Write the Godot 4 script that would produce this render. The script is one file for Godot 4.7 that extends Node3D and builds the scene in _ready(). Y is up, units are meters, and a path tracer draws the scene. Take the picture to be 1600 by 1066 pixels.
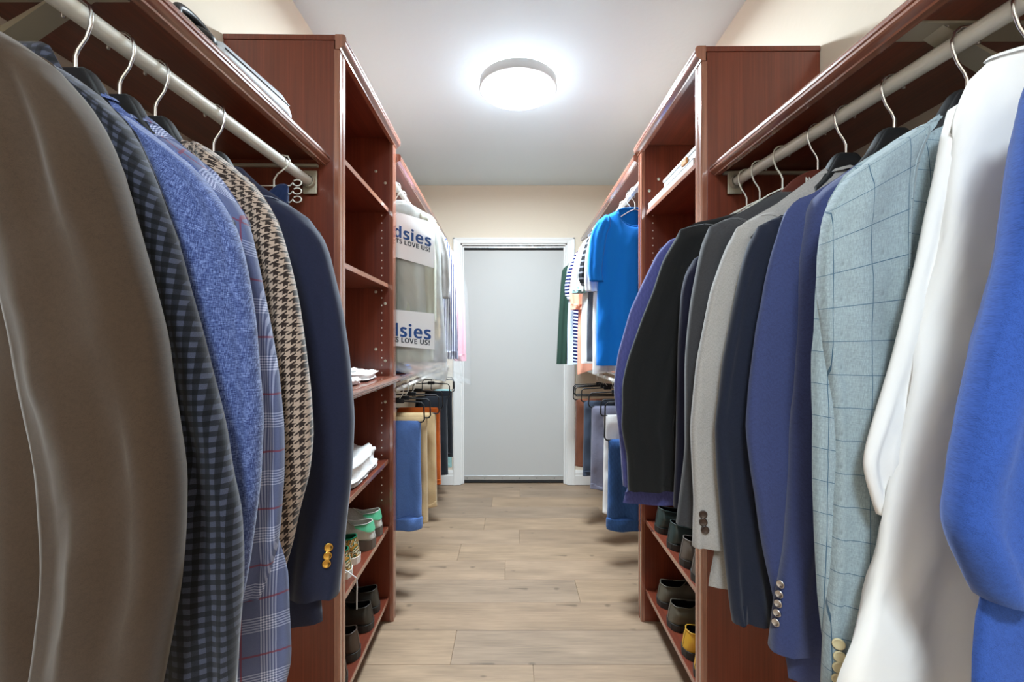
extends Node3D

# Metres, y up. The camera stands at the origin of the floor plan, 1.2 m up, looking along -z.
const EYE := 1.2
const FOCAL := 690.0
const BACK := 3.695          # distance of the back wall
const T_NEAR := 1.276        # the two shelf towers stand between these distances
const T_FAR := 1.932

var M := {}
var noise := FastNoiseLite.new()
var rng := RandomNumberGenerator.new()
var used := {}


func _ready() -> void:
	camera_and_light()
	materials()
	room()
	furniture()
	hanging_clothes()
	back_section()
	shelf_things()
	shoes()


func camera_and_light() -> void:
	rng.seed = 7
	noise.seed = 3
	noise.frequency = 1.0
	var cam := Camera3D.new()
	cam.name = "camera"
	cam.fov = 75.37
	cam.near = 0.02
	cam.position = Vector3(0, EYE, 0)
	add_child(cam)
	cam.current = true
	var env := Environment.new()
	env.background_mode = Environment.BG_COLOR
	env.background_color = Color(0, 0, 0)
	env.tonemap_mode = Environment.TONE_MAPPER_LINEAR
	env.tonemap_exposure = 1.13
	env.sdfgi_enabled = true
	env.ssao_enabled = true
	env.ssil_enabled = true
	var we := WorldEnvironment.new()
	we.name = "environment"
	we.environment = env
	add_child(we)


# ---------------------------------------------------------------- geometry

class Geo:
	var v := PackedVector3Array()
	var n := PackedVector3Array()
	var t := PackedVector2Array()
	var ix := PackedInt32Array()

	# rows of points; wrap: the last column repeats the first; out: which way an open sheet faces
	func grid(P: Array, U: Array, wrap := false, out := Vector3.ZERO) -> Geo:
		var R := P.size()
		var C: int = P[0].size()
		var base := v.size()
		var nn := PackedVector3Array()
		nn.resize(R * C)
		var tri := PackedInt32Array()
		var vol := 0.0
		var o: Vector3 = P[R / 2][0]
		for i in R - 1:
			var p0: PackedVector3Array = P[i]
			var p1: PackedVector3Array = P[i + 1]
			for j in C - 1:
				var a := p0[j]; var b := p0[j + 1]; var c := p1[j + 1]; var d := p1[j]
				var k := i * C + j
				var n1 := (b - a).cross(c - a)
				var n2 := (c - a).cross(d - a)
				vol += (a - o).dot(n1) + (a - o).dot(n2)
				nn[k] += n1 + n2; nn[k + 1] += n1; nn[k + C + 1] += n1 + n2; nn[k + C] += n2
				tri.append_array([k, k + 1, k + C + 1, k, k + C + 1, k + C])
		if wrap:
			for i in R:
				var s := nn[i * C] + nn[i * C + C - 1]
				nn[i * C] = s
				nn[i * C + C - 1] = s
		if out != Vector3.ZERO:
			vol = 0.0
			for q in nn:
				vol += q.dot(out)
		var f := -1.0 if vol < 0.0 else 1.0
		for i in R:
			v.append_array(P[i])
			t.append_array(U[i])
		for q in nn:
			n.append((q * f).normalized() if q.length_squared() > 1e-20 else Vector3.UP)
		for k in range(0, tri.size(), 3):
			if f > 0:
				ix.append_array([base + tri[k], base + tri[k + 2], base + tri[k + 1]])
			else:
				ix.append_array([base + tri[k], base + tri[k + 1], base + tri[k + 2]])
		return self

	# a box from lo to hi with chamfered edges, its grain (v) along its longest side
	func box(lo: Vector3, hi: Vector3, ch := 0.0015, uv_off := Vector2.ZERO) -> Geo:
		var c := (lo + hi) / 2.0
		var h := (hi - lo) / 2.0
		ch = minf(ch, minf(h.x, minf(h.y, h.z)) * 0.9)
		var long := 0
		if h.y > h[long]: long = 1
		if h.z > h[long]: long = 2
		var base := v.size()
		var at := {}
		for ax in 3:
			for sg in [-1.0, 1.0]:
				var nrm := Vector3.ZERO
				nrm[ax] = sg
				var p := (ax + 1) % 3
				var q := (ax + 2) % 3
				if p == long:
					var w := p; p = q; q = w
				for sp in [-1.0, 1.0]:
					for sq in [-1.0, 1.0]:
						var w := Vector3.ZERO
						w[ax] = sg * h[ax]
						w[p] = sp * (h[p] - ch)
						w[q] = sq * (h[q] - ch)
						var sv := Vector3.ZERO
						sv[ax] = sg; sv[p] = sp; sv[q] = sq
						at[[ax, sv]] = v.size()
						v.append(c + w)
						n.append(nrm)
						t.append(Vector2(c[p] + w[p] + (c + w)[ax] * 0.37, c[q] + w[q]) + uv_off)
				var q4 := [v.size() - 4, v.size() - 3, v.size() - 1, v.size() - 2]
				_quad(q4, nrm)
		for ax in 3:
			var p := (ax + 1) % 3
			var q := (ax + 2) % 3
			for sp in [-1.0, 1.0]:
				for sq in [-1.0, 1.0]:
					var s0 := Vector3.ZERO
					s0[p] = sp; s0[q] = sq
					var s1 := s0
					s0[ax] = -1.0; s1[ax] = 1.0
					var nr := Vector3.ZERO
					nr[p] = sp; nr[q] = sq
					_quad([at[[p, s0]], at[[p, s1]], at[[q, s1]], at[[q, s0]]], nr)
		for sx in [-1.0, 1.0]:
			for sy in [-1.0, 1.0]:
				for sz in [-1.0, 1.0]:
					var s := Vector3(sx, sy, sz)
					_tri(at[[0, s]], at[[1, s]], at[[2, s]], s)
		return self

	func _tri(a: int, b: int, c: int, out: Vector3) -> void:
		if (v[b] - v[a]).cross(v[c] - v[a]).dot(out) > 0:
			ix.append_array([a, c, b])
		else:
			ix.append_array([a, b, c])

	func _quad(q: Array, out: Vector3) -> void:
		_tri(q[0], q[1], q[2], out)
		_tri(q[0], q[2], q[3], out)

	# a round bar along a path; r is a number or a list of numbers
	func tube(path: PackedVector3Array, r, sides := 10, caps := true) -> Geo:
		var P := []
		var U := []
		var up := Vector3.ZERO
		var run := 0.0
		var N := path.size()
		for i in N:
			var d := (path[mini(i + 1, N - 1)] - path[maxi(i - 1, 0)]).normalized()
			if i == 0:
				up = d.cross(Vector3.UP if absf(d.y) < 0.9 else Vector3.RIGHT).normalized()
			else:
				up = (up - d * up.dot(d)).normalized()
				run += path[i].distance_to(path[i - 1])
			var side := d.cross(up)
			var rad: float = r[i] if r is Array else r
			var row := PackedVector3Array()
			var uv := PackedVector2Array()
			var flat := PackedVector3Array()
			for j in sides + 1:
				var a := TAU * (j % sides) / sides
				row.append(path[i] + (up * cos(a) + side * sin(a)) * rad)
				uv.append(Vector2(rad * TAU * j / sides, run))
				flat.append(path[i])
			if i == 0 and caps:
				P.append(flat); U.append(uv)
			P.append(row); U.append(uv)
			if i == N - 1 and caps:
				P.append(flat); U.append(uv)
		return grid(P, U, true)

	# a profile of (radius, height) turned about the axis through o
	func lathe(prof: Array, o := Vector3.ZERO, basis := Basis.IDENTITY, seg := 32) -> Geo:
		var P := []
		var U := []
		for i in prof.size():
			var row := PackedVector3Array()
			var uv := PackedVector2Array()
			for j in seg + 1:
				var a := TAU * (j % seg) / seg
				row.append(o + basis * Vector3(prof[i][0] * cos(a), prof[i][1], prof[i][0] * sin(a)))
				uv.append(Vector2(float(j) / seg, prof[i][1]))
			P.append(row); U.append(uv)
		return grid(P, U, true)

	# an outline in the plane (ax, ay) swept from e0 to e1 along their difference
	func prism(poly: PackedVector2Array, e0: Vector3, e1: Vector3, ax: Vector3, ay: Vector3) -> Geo:
		var tris := Geometry2D.triangulate_polygon(poly)
		var dir := (e1 - e0).normalized()
		var L := e0.distance_to(e1)
		for s in 2:
			var base := v.size()
			var nr := -dir if s == 0 else dir
			for p in poly:
				v.append((e0 if s == 0 else e1) + ax * p.x + ay * p.y)
				n.append(nr)
				t.append(p)
			for k in range(0, tris.size(), 3):
				_tri(base + tris[k], base + tris[k + 1], base + tris[k + 2], nr)
		var area := 0.0
		for i in poly.size():
			area += poly[i].cross(poly[(i + 1) % poly.size()])
		for i in poly.size():
			var p := poly[i]
			var q := poly[(i + 1) % poly.size()]
			var nr := (ax * (q.y - p.y) + ay * (p.x - q.x)).normalized() * signf(area)
			var base := v.size()
			v.append_array([e0 + ax * p.x + ay * p.y, e0 + ax * q.x + ay * q.y, e1 + ax * q.x + ay * q.y, e1 + ax * p.x + ay * p.y])
			n.append_array([nr, nr, nr, nr])
			var w := p.distance_to(q)
			t.append_array([Vector2(i * 0.03, 0), Vector2(i * 0.03 + w, 0), Vector2(i * 0.03 + w, L), Vector2(i * 0.03, L)])
			_quad([base, base + 1, base + 2, base + 3], nr)
		return self

	func mesh() -> ArrayMesh:
		var a := []
		a.resize(Mesh.ARRAY_MAX)
		a[Mesh.ARRAY_VERTEX] = v
		a[Mesh.ARRAY_NORMAL] = n
		a[Mesh.ARRAY_TEX_UV] = t
		a[Mesh.ARRAY_INDEX] = ix
		var m := ArrayMesh.new()
		m.add_surface_from_arrays(Mesh.PRIMITIVE_TRIANGLES, a)
		return m


# ---------------------------------------------------------------- objects

func numbered(called: String) -> String:
	var k: int = used.get(called, 0)
	used[called] = k + 1
	return called if k == 0 else "%s_%03d" % [called, k]


func tag(o: Node3D, label: String, category: String, group := "") -> Node3D:
	o.set_meta("label", label)
	o.set_meta("category", category)
	if group:
		o.set_meta("group", group)
	return o


func thing(called: String, label: String, category: String, at := Vector3.ZERO, turn := 0.0, group := "") -> Node3D:
	var o := Node3D.new()
	o.name = numbered(called)
	o.position = at
	o.rotation.y = turn
	add_child(o)
	return tag(o, label, category, group)


func put(parent: Node3D, called: String, g: Geo, m: Material, label := "") -> MeshInstance3D:
	var o := MeshInstance3D.new()
	o.mesh = g.mesh()
	o.material_override = m
	if parent == self:
		o.name = numbered(called)
	else:
		var k := 0
		var s := called
		while parent.has_node(NodePath(s)):
			k += 1
			s = "%s_%03d" % [called, k]
		o.name = s
	if label:
		o.set_meta("label", label)
	parent.add_child(o, true)
	return o


func structure(called: String, g: Geo, m: Material) -> MeshInstance3D:
	var o := put(self, called, g, m)
	o.set_meta("kind", "structure")
	return o


# ---------------------------------------------------------------- materials

func picture(w: int, h: int, f: Callable) -> ImageTexture:
	var b := PackedByteArray()
	b.resize(w * h * 3)
	var k := 0
	for y in h:
		for x in w:
			var c: Color = f.call(x, y)
			b[k] = int(clampf(c.r, 0, 1) * 255.0)
			b[k + 1] = int(clampf(c.g, 0, 1) * 255.0)
			b[k + 2] = int(clampf(c.b, 0, 1) * 255.0)
			k += 3
	return ImageTexture.create_from_image(Image.create_from_data(w, h, false, Image.FORMAT_RGB8, b))


func stuff(called: String, c: Color, rough: float, tex: Texture2D = null, tile := 1.0, tile_v := 0.0) -> StandardMaterial3D:
	var m := StandardMaterial3D.new()
	m.resource_name = called
	m.albedo_color = c
	m.roughness = rough
	if tex:
		m.albedo_texture = tex
		m.uv1_scale = Vector3(1.0 / tile, 1.0 / (tile_v if tile_v > 0.0 else tile), 1)
	M[called] = m
	return m


func cloth(called: String, c: Color, tex: Texture2D = null, tile := 0.05, sheen := 0.35, tile_v := 0.0) -> StandardMaterial3D:
	var m := stuff(called, c, 0.92, tex, tile, tile_v)
	m.metallic_specular = 0.25
	m.rim_enabled = sheen > 0.0
	m.rim = minf(1.0, sheen * 2.0)
	m.rim_tint = 0.3
	return m


func rgb(r: float, g: float, b: float) -> Color:
	return Color(r / 255.0, g / 255.0, b / 255.0)


func speck(x: int, y: int, s: int) -> float:
	var h := (x * 374761393 + y * 668265263 + s * 974634777) & 0x7fffffff
	h = ((h ^ (h >> 13)) * 1274126177) & 0x7fffffff
	return float((h ^ (h >> 16)) & 0xffff) / 65535.0


func smooth_tile(x: float, y: float, px: float, py: float, s: int) -> float:   # value noise that repeats every px by py cells
	var x0 := floori(x); var y0 := floori(y)
	var fx := smoothstep(0.0, 1.0, x - x0); var fy := smoothstep(0.0, 1.0, y - y0)
	var a := posmod(x0, int(px)); var b := posmod(x0 + 1, int(px))
	var c := posmod(y0, int(py)); var d := posmod(y0 + 1, int(py))
	return lerpf(lerpf(speck(a, c, s), speck(b, c, s), fx), lerpf(speck(a, d, s), speck(b, d, s), fx), fy)


func materials() -> void:
	var wood := picture(256, 512, func(x, y):
		var g := smooth_tile(x / 3.0, y / 128.0, 85, 4, 1) * 0.45 + smooth_tile(x / 1.0, y / 32.0, 256, 16, 2) * 0.25 + smooth_tile(x / 21.3, y / 170.6, 12, 3, 3) * 0.4
		g = 0.72 + 0.3 * g
		return Color(g, g * (0.93 + 0.08 * g), g * (0.9 + 0.1 * g)))
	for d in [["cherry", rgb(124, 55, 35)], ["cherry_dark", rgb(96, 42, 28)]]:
		var m := stuff(d[0], d[1], 0.36, wood, 0.22, 0.9)
		m.clearcoat_enabled = true
		m.clearcoat = 0.35
		m.clearcoat_roughness = 0.22
	var em := stuff("cherry_edge", rgb(168, 104, 82), 0.22, wood, 0.22, 0.9)
	em.metallic_specular = 0.85
	em.clearcoat_enabled = true
	em.clearcoat = 1.0
	em.clearcoat_roughness = 0.12
	var oak := picture(512, 256, func(x, y):
		var g := smooth_tile(x / 64.0, y / 4.0, 8, 64, 4) * 0.4 + smooth_tile(x / 20.0, y / 1.6, 25, 160, 5) * 0.3 + smooth_tile(x / 102.4, y / 32.0, 5, 8, 6) * 0.5
		var k := smooth_tile(x / 42.6, y / 21.3, 12, 12, 9)
		g = 0.76 + 0.22 * g - 0.2 * smoothstep(0.9, 0.99, k)
		return Color(g, g * 0.99, g * 0.98))
	for k in 4:
		stuff("oak_%d" % k, [rgb(178, 151, 126), rgb(172, 145, 120), rgb(180, 152, 125), rgb(168, 144, 122)][k], 0.5, oak, 0.9, 0.4)
	var plaster := NoiseTexture2D.new()
	plaster.width = 256; plaster.height = 256
	plaster.seamless = true
	plaster.as_normal_map = true
	plaster.bump_strength = 2.0
	plaster.noise = FastNoiseLite.new()
	plaster.noise.frequency = 0.04
	for d in [["wall_paint", rgb(226, 212, 194)], ["ceiling_paint", rgb(226, 240, 247)]]:
		var m := stuff(d[0], d[1], 0.85)
		m.normal_enabled = true
		m.normal_texture = plaster
		m.normal_scale = 0.12
		m.uv1_triplanar = true
		m.uv1_world_triplanar = true
		m.uv1_scale = Vector3(3, 3, 3)
	stuff("white_paint", rgb(228, 225, 222), 0.45)
	stuff("door_paint", rgb(188, 185, 182), 0.5)
	stuff("gap", rgb(40, 38, 38), 0.9)
	stuff("aluminium", rgb(200, 203, 205), 0.35).metallic = 0.8
	stuff("nickel", rgb(226, 222, 212), 0.3).metallic = 0.05
	stuff("bracket_metal", rgb(178, 170, 152), 0.45).metallic = 0.3
	stuff("chrome", rgb(225, 226, 228), 0.16).metallic = 1.0
	stuff("dark_wire", rgb(70, 68, 66), 0.3).metallic = 0.8
	stuff("brass", rgb(208, 164, 82), 0.25).metallic = 1.0
	stuff("silver", rgb(200, 200, 205), 0.25).metallic = 1.0
	stuff("black_plastic", rgb(24, 24, 26), 0.42)
	stuff("white_plastic", rgb(228, 226, 222), 0.4)
	stuff("brown_wood", rgb(82, 36, 26), 0.35)
	stuff("horn", rgb(48, 32, 26), 0.3)
	stuff("cream_button", rgb(206, 190, 150), 0.3)
	stuff("fixture_metal", rgb(200, 200, 200), 0.5)
	var lit := stuff("lamp_diffuser", rgb(250, 250, 250), 0.6)
	lit.emission_enabled = true
	lit.emission = Color(0.97, 0.985, 1.0)
	lit.emission_energy_multiplier = 1.6
	var halo := stuff("lamp_halo", rgb(250, 250, 250), 0.6)
	halo.emission_enabled = true
	halo.emission = Color(0.95, 0.975, 1.0)
	halo.emission_energy_multiplier = 14.0
	# cloths
	var wool := picture(128, 128, func(x, y):
		var g := 0.82 + 0.24 * speck(x, y, 11) + 0.1 * (smooth_tile(x / 8.0, y / 8.0, 16, 16, 12) - 0.5)
		return Color(g, g, g))
	var check := picture(64, 64, func(x, y):
		var a: float = (1.0 if x < 32 else 0.0) + (1.0 if y < 32 else 0.0)
		var g: float = [0.36, 0.17, 0.07][int(a)] + 0.12 * (speck(x, y, 5) - 0.5)
		return Color(g * 0.95, g, g * 1.1))
	var tweed := picture(256, 256, func(x, y):
		var g := 0.42 * smooth_tile(x / 1.3, y / 16.0, 197, 16, 21) + 0.42 * smooth_tile(x / 16.0, y / 1.3, 16, 197, 22) + 0.25 * speck(x, y, 23)
		g = smoothstep(0.2, 0.95, g)
		return Color(lerpf(0.13, 0.72, g), lerpf(0.18, 0.76, g), lerpf(0.36, 0.88, g)))
	var plaid := picture(256, 256, func(x, y):
		var s := func(q: int) -> float: return (1.0 if (q / 6) % 2 == 0 else 0.0) if q > 150 and q < 226 else 0.12
		var red: bool = absi(x - 72) < 5 or absi(y - 72) < 5
		var g: float = 0.5 * (s.call(x) + s.call(y)) + 0.12 * (speck(x, y, 31) - 0.5)
		var c := Color(0.36, 0.39, 0.51).lerp(Color(0.95, 0.95, 0.98), clampf(g, 0, 1))
		return c.lerp(Color(0.62, 0.2, 0.24), 0.6) if red else c)
	var hound := picture(64, 64, func(x, y):
		var sx: bool = (int(x) / 16) % 4 >= 2; var sy: bool = (int(y) / 16) % 4 >= 2
		var dark: bool = sx if (sx == sy) else (((int(x) + int(y)) / 16) % 2 == 0)
		var g := 0.14 * (speck(x, y, 41) - 0.5)
		return (Color(0.17, 0.13, 0.12) if dark else Color(0.67, 0.605, 0.56)) + Color(g, g, g))
	var pane := picture(256, 256, func(x, y):
		var g := 0.86 + 0.16 * smooth_tile(x / 2.0, y / 20.0, 128, 13, 51) + 0.12 * smooth_tile(x / 20.0, y / 2.0, 13, 128, 52) - 0.1 * speck(x, y, 53)
		var line: bool = absi(x - 128) < 3 or absi(y - 128) < 3
		return Color(0.27, 0.38, 0.46) if line else Color(0.645 * g, 0.69 * g, 0.71 * g))
	var denim := picture(128, 128, func(x, y):
		var g := 0.75 + 0.3 * speck(x / 2, y, 61) + (0.14 if (x + y) % 4 < 2 else 0.0) + 0.2 * (smooth_tile(x / 16.0, y / 32.0, 8, 4, 62) - 0.5)
		return Color(g * 0.92, g * 0.96, g))
	var pin := picture(64, 8, func(x, _y): return Color(0.16, 0.19, 0.36) if x % 32 < 15 else Color(0.9, 0.9, 0.93))
	var band := picture(8, 64, func(_x, y): return Color(0.1, 0.12, 0.32) if y < 36 else Color(0.86, 0.88, 0.92))
	var grey_band := picture(8, 64, func(_x, y): return Color(0.15, 0.15, 0.17) if y < 44 else Color(0.6, 0.6, 0.62))
	var print_ := picture(128, 128, func(x, y):
		var a := smooth_tile(x / 9.1, y / 9.1, 14, 14, 71)
		var b := smooth_tile(x / 12.8, y / 12.8, 10, 10, 72)
		return Color(0.25, 0.38, 0.27) if a > 0.66 else Color(0.75, 0.55, 0.25) if b > 0.62 else Color(0.42, 0.36, 0.27) if a < 0.3 else Color(0.9, 0.88, 0.78))
	cloth("camel", rgb(58, 43, 31), wool, 0.04, 0.5)
	cloth("dark_check", rgb(178, 176, 196), check, 0.0125, 0.4)
	cloth("blue_tweed", rgb(190, 200, 226), tweed, 0.06, 0.4)
	cloth("plaid", rgb(205, 208, 225), plaid, 0.085, 0.35)
	cloth("houndstooth", rgb(245, 238, 232), hound, 0.0135, 0.45)
	cloth("navy", rgb(33, 36, 58), wool, 0.04, 0.5)
	cloth("bright_navy", rgb(60, 68, 110), wool, 0.04, 0.5)
	cloth("ink", rgb(30, 34, 50), wool, 0.04, 0.5)
	cloth("cobalt", rgb(52, 84, 162), wool, 0.05, 0.4)
	cloth("white_cotton", rgb(232, 229, 227), null, 0.05, 0.1)
	cloth("windowpane", rgb(235, 240, 242), pane, 0.048, 0.3)
	cloth("light_grey", rgb(166, 161, 158), wool, 0.03, 0.3)
	cloth("charcoal", rgb(62, 61, 64), wool, 0.04, 0.5)
	cloth("midnight", rgb(30, 30, 50), wool, 0.04, 0.4)
	cloth("black_wool", rgb(30, 30, 31), wool, 0.04, 0.4)
	cloth("violet_denim", rgb(84, 84, 140), denim, 0.02, 0.4)
	cloth("denim", rgb(62, 96, 150), denim, 0.03, 0.25)
	cloth("dark_denim", rgb(38, 50, 84), denim, 0.03, 0.25)
	cloth("royal_blue", rgb(22, 120, 215), null, 0.05, 0.25)
	cloth("stripe_shirt", rgb(225, 225, 232), pin, 0.02, 0.1)
	cloth("pink_cotton", rgb(222, 168, 180), null, 0.05, 0.1)
	cloth("navy_band", rgb(235, 235, 240), band, 0.022, 0.1)
	cloth("grey_band", rgb(200, 200, 205), grey_band, 0.03, 0.1)
	cloth("slate_jersey", rgb(86, 90, 102), wool, 0.03, 0.1)
	cloth("salmon", rgb(240, 168, 142), null, 0.05, 0.1)
	cloth("orange_jersey", rgb(240, 150, 70), null, 0.05, 0.1)
	cloth("pale_blue_cotton", rgb(206, 216, 232), null, 0.05, 0.1)
	cloth("forest", rgb(48, 70, 60), wool, 0.03, 0.1)
	cloth("chino_blue", rgb(92, 124, 186), wool, 0.05, 0.2)
	cloth("khaki", rgb(196, 166, 124), wool, 0.03, 0.2)
	cloth("rust", rgb(196, 92, 30), wool, 0.04, 0.3)
	cloth("black_cotton", rgb(34, 36, 42), wool, 0.04, 0.3)
	cloth("teal_cotton", rgb(150, 190, 190), null, 0.05, 0.1)
	cloth("brown_cotton", rgb(112, 66, 48), wool, 0.04, 0.2)
	cloth("slate_trouser", rgb(66, 74, 90), wool, 0.04, 0.2)
	cloth("lilac_grey", rgb(120, 118, 136), wool, 0.04, 0.2)
	cloth("lining", rgb(30, 26, 28), null, 0.05, 0.0)
	cloth("sage_cotton", rgb(186, 186, 170), null, 0.05, 0.1)
	cloth("grey_canvas", rgb(212, 207, 196), wool, 0.03, 0.2)
	cloth("green_lining", rgb(24, 104, 74), null, 0.05, 0.0)
	cloth("print_canvas", rgb(235, 230, 222), print_, 0.06, 0.0)
	cloth("leaf_cloth", rgb(235, 240, 230), print_, 0.09, 0.0)
	stuff("grey_case", rgb(178, 180, 186), 0.55)
	stuff("black_leather", rgb(26, 25, 26), 0.4)
	stuff("dark_leather", rgb(52, 48, 42), 0.38)
	stuff("brown_leather", rgb(66, 50, 40), 0.4)
	stuff("teal_leather", rgb(56, 68, 66), 0.3)
	stuff("taupe_leather", rgb(98, 88, 80), 0.45)
	stuff("olive_leather", rgb(92, 86, 74), 0.42)
	stuff("yellow_leather", rgb(206, 154, 44), 0.42)
	stuff("green_rubber", rgb(98, 190, 146), 0.4)
	stuff("black_rubber", rgb(40, 38, 36), 0.6)
	stuff("white_rubber", rgb(224, 218, 206), 0.6)
	stuff("amber_wood", rgb(184, 118, 52), 0.4)
	stuff("box_paper", rgb(214, 216, 216), 0.6)
	stuff("print_blue", rgb(20, 74, 142), 0.5)
	stuff("print_black", rgb(40, 48, 60), 0.5)
	stuff("print_white", rgb(240, 241, 243), 0.45)
	for d in [["milky_film", rgb(226, 228, 228), 0.3], ["clear_film", rgb(226, 229, 231), 0.09]]:
		var m := stuff(d[0], d[1], 0.32)
		m.transparency = BaseMaterial3D.TRANSPARENCY_ALPHA
		m.albedo_color.a = d[2]
		m.cull_mode = BaseMaterial3D.CULL_DISABLED


# ---------------------------------------------------------------- places

func left_x(Z: float) -> float: return -0.479 - 0.0145 * Z      # the front plane of the shelving on either side
func right_x(Z: float) -> float: return 0.538 + 0.0072 * Z
func left_wall(Z: float) -> float: return -0.815 - 0.0145 * Z
func right_wall(Z: float) -> float: return 0.882 + 0.0072 * Z
func near_rod_x(sg: float, Z: float) -> float: return -0.6216 + 0.0333 * Z if sg > 0 else 0.731 - 0.0725 * Z
const ROD := 1.655
const BACK_ROD := 1.905
const LOW_ROD := 0.985
func back_rod_x(sg: float, Z: float) -> float: return -0.50 - 0.0145 * Z if sg > 0 else 0.56 + 0.0072 * Z
func low_rod_x(sg: float, Z: float) -> float: return -0.48 - 0.0145 * Z if sg > 0 else 0.535 + 0.0072 * Z


# ---------------------------------------------------------------- the room

func room() -> void:
	var H := 2.502
	var FRONT := -1.7
	# floor: boards across the room on a sub-floor
	var floor_ := structure("floor", Geo.new().box(Vector3(-1.0, -0.1, -BACK - 0.2), Vector3(1.05, -0.004, 1.8), 0.0), M.oak_1)
	var ends := {0: [0.078], 1: [-0.229], 2: [0.75], 3: [0.314], 4: [-0.036], 5: [-0.30], 6: [0.045], 7: [-0.18], 8: [0.62], 9: [-0.148], 10: [0.062], -1: [-0.35], -2: [0.4], -3: [0.1]}
	for k in range(-17, 11):
		var z0 := 1.638 + 0.1946 * (k - 1)
		var z1 := minf(z0 + 0.1946, BACK + 0.11)
		var cuts: Array = [-0.94] + ends.get(k, [fmod(absf(k * 0.37), 1.2) - 0.6]) + [1.0]
		for c in cuts.size() - 1:
			var y := rng.randf_range(-0.0006, 0.0)
			var b := put(floor_, "plank", Geo.new().box(Vector3(cuts[c] + 0.0006, -0.012, -z1 + 0.0006), Vector3(cuts[c + 1] - 0.0006, y, -z0 - 0.0006), 0.0012), M["oak_%d" % rng.randi_range(0, 3)])
			# let the grain of every board start elsewhere
			var off := Vector2(rng.randf() * 0.9, rng.randf() * 0.4)
			var a: Array = b.mesh.surface_get_arrays(0)
			var uv: PackedVector2Array = a[Mesh.ARRAY_TEX_UV]
			var vv: PackedVector3Array = a[Mesh.ARRAY_VERTEX]
			for i in uv.size():
				uv[i] = Vector2(vv[i].x, vv[i].z) + off
			a[Mesh.ARRAY_TEX_UV] = uv
			var am := ArrayMesh.new()
			am.add_surface_from_arrays(Mesh.PRIMITIVE_TRIANGLES, a)
			b.mesh = am
	structure("ceiling", Geo.new().box(Vector3(-1.1, H, -BACK - 0.2), Vector3(1.15, H + 0.1, 1.9), 0.0), M.ceiling_paint)
	var lw := PackedVector2Array([Vector2(left_wall(FRONT), -FRONT + 0.1), Vector2(left_wall(BACK), -BACK - 0.1), Vector2(-1.05, -BACK - 0.1), Vector2(-1.05, -FRONT + 0.1)])
	structure("wall_left", Geo.new().prism(lw, Vector3(0, -0.05, 0), Vector3(0, H + 0.02, 0), Vector3.RIGHT, Vector3(0, 0, 1)), M.wall_paint)
	var rw := PackedVector2Array([Vector2(right_wall(FRONT), -FRONT + 0.1), Vector2(right_wall(BACK), -BACK - 0.1), Vector2(1.1, -BACK - 0.1), Vector2(1.1, -FRONT + 0.1)])
	structure("wall_right", Geo.new().prism(rw, Vector3(0, -0.05, 0), Vector3(0, H + 0.02, 0), Vector3.RIGHT, Vector3(0, 0, 1)), M.wall_paint)
	structure("wall_front", Geo.new().box(Vector3(-1.05, -0.05, -FRONT), Vector3(1.1, H + 0.02, -FRONT + 0.1), 0.0), M.wall_paint)
	var dl := -0.4286
	var dr := 0.458
	var dt := 2.014
	var wb := Geo.new().box(Vector3(-1.05, -0.05, -BACK - 0.12), Vector3(dl, H + 0.02, -BACK), 0.0)
	wb.box(Vector3(dr, -0.05, -BACK - 0.12), Vector3(1.1, H + 0.02, -BACK), 0.0)
	wb.box(Vector3(dl, dt, -BACK - 0.12), Vector3(dr, H + 0.02, -BACK), 0.0)
	structure("wall_back", wb, M.wall_paint)
	# door with jamb, casing and a metal sweep
	var casing := Node3D.new()
	casing.name = "trim_1"
	casing.set_meta("kind", "structure")
	add_child(casing)
	var z := -BACK
	for s in 2:
		var a := dl if s == 0 else dr
		var e := -0.062 if s == 0 else 0.066
		var o := minf(a, a + e)
		var prof := PackedVector2Array()
		for q in [[0, 0], [0, 0.012], [0.1, 0.015], [0.55, 0.017], [0.8, 0.02], [0.97, 0.02], [1, 0.017], [1, 0]]:
			prof.append(Vector2(a + e * q[0], z + q[1]))
		put(casing, "side_casing", Geo.new().prism(prof, Vector3(0, 0, 0), Vector3(0, dt + 0.048, 0), Vector3.RIGHT, Vector3(0, 0, 1)), M.white_paint)
		put(casing, "jamb", Geo.new().box(Vector3(a - (0.0 if s == 0 else 0.012), 0, z - 0.12), Vector3(a + (0.012 if s == 0 else 0.0), dt, z + 0.002), 0.001), M.white_paint)
		put(casing, "door_stop", Geo.new().box(Vector3(a + (0.012 if s == 0 else -0.024), 0, z - 0.045), Vector3(a + (0.024 if s == 0 else -0.012), dt - 0.012, z - 0.02), 0.001), M.white_paint)
	var hp := PackedVector2Array()
	for q in [[0, 0], [0, 0.012], [0.1, 0.015], [0.55, 0.017], [0.8, 0.02], [0.97, 0.02], [1, 0.017], [1, 0]]:
		hp.append(Vector2(z + q[1], dt + 0.048 * q[0]))
	put(casing, "head_casing", Geo.new().prism(hp, Vector3(dl - 0.062, 0, 0), Vector3(dr + 0.066, 0, 0), Vector3(0, 0, 1), Vector3.UP), M.white_paint)
	put(casing, "head_jamb", Geo.new().box(Vector3(dl, dt - 0.012, z - 0.12), Vector3(dr, dt, z + 0.002), 0.001), M.white_paint)
	put(casing, "door_stop", Geo.new().box(Vector3(dl + 0.024, dt - 0.03, z - 0.045), Vector3(dr - 0.024, dt - 0.016, z - 0.02), 0.001), M.aluminium)
	put(casing, "seal", Geo.new().box(Vector3(dl + 0.02, dt - 0.046, z - 0.052), Vector3(dr - 0.02, dt - 0.03, z - 0.042), 0.001), M.gap)
	var door := Node3D.new()
	door.name = "door_1"
	door.position = Vector3(0, 0, z - 0.045)
	door.set_meta("kind", "structure")
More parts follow.
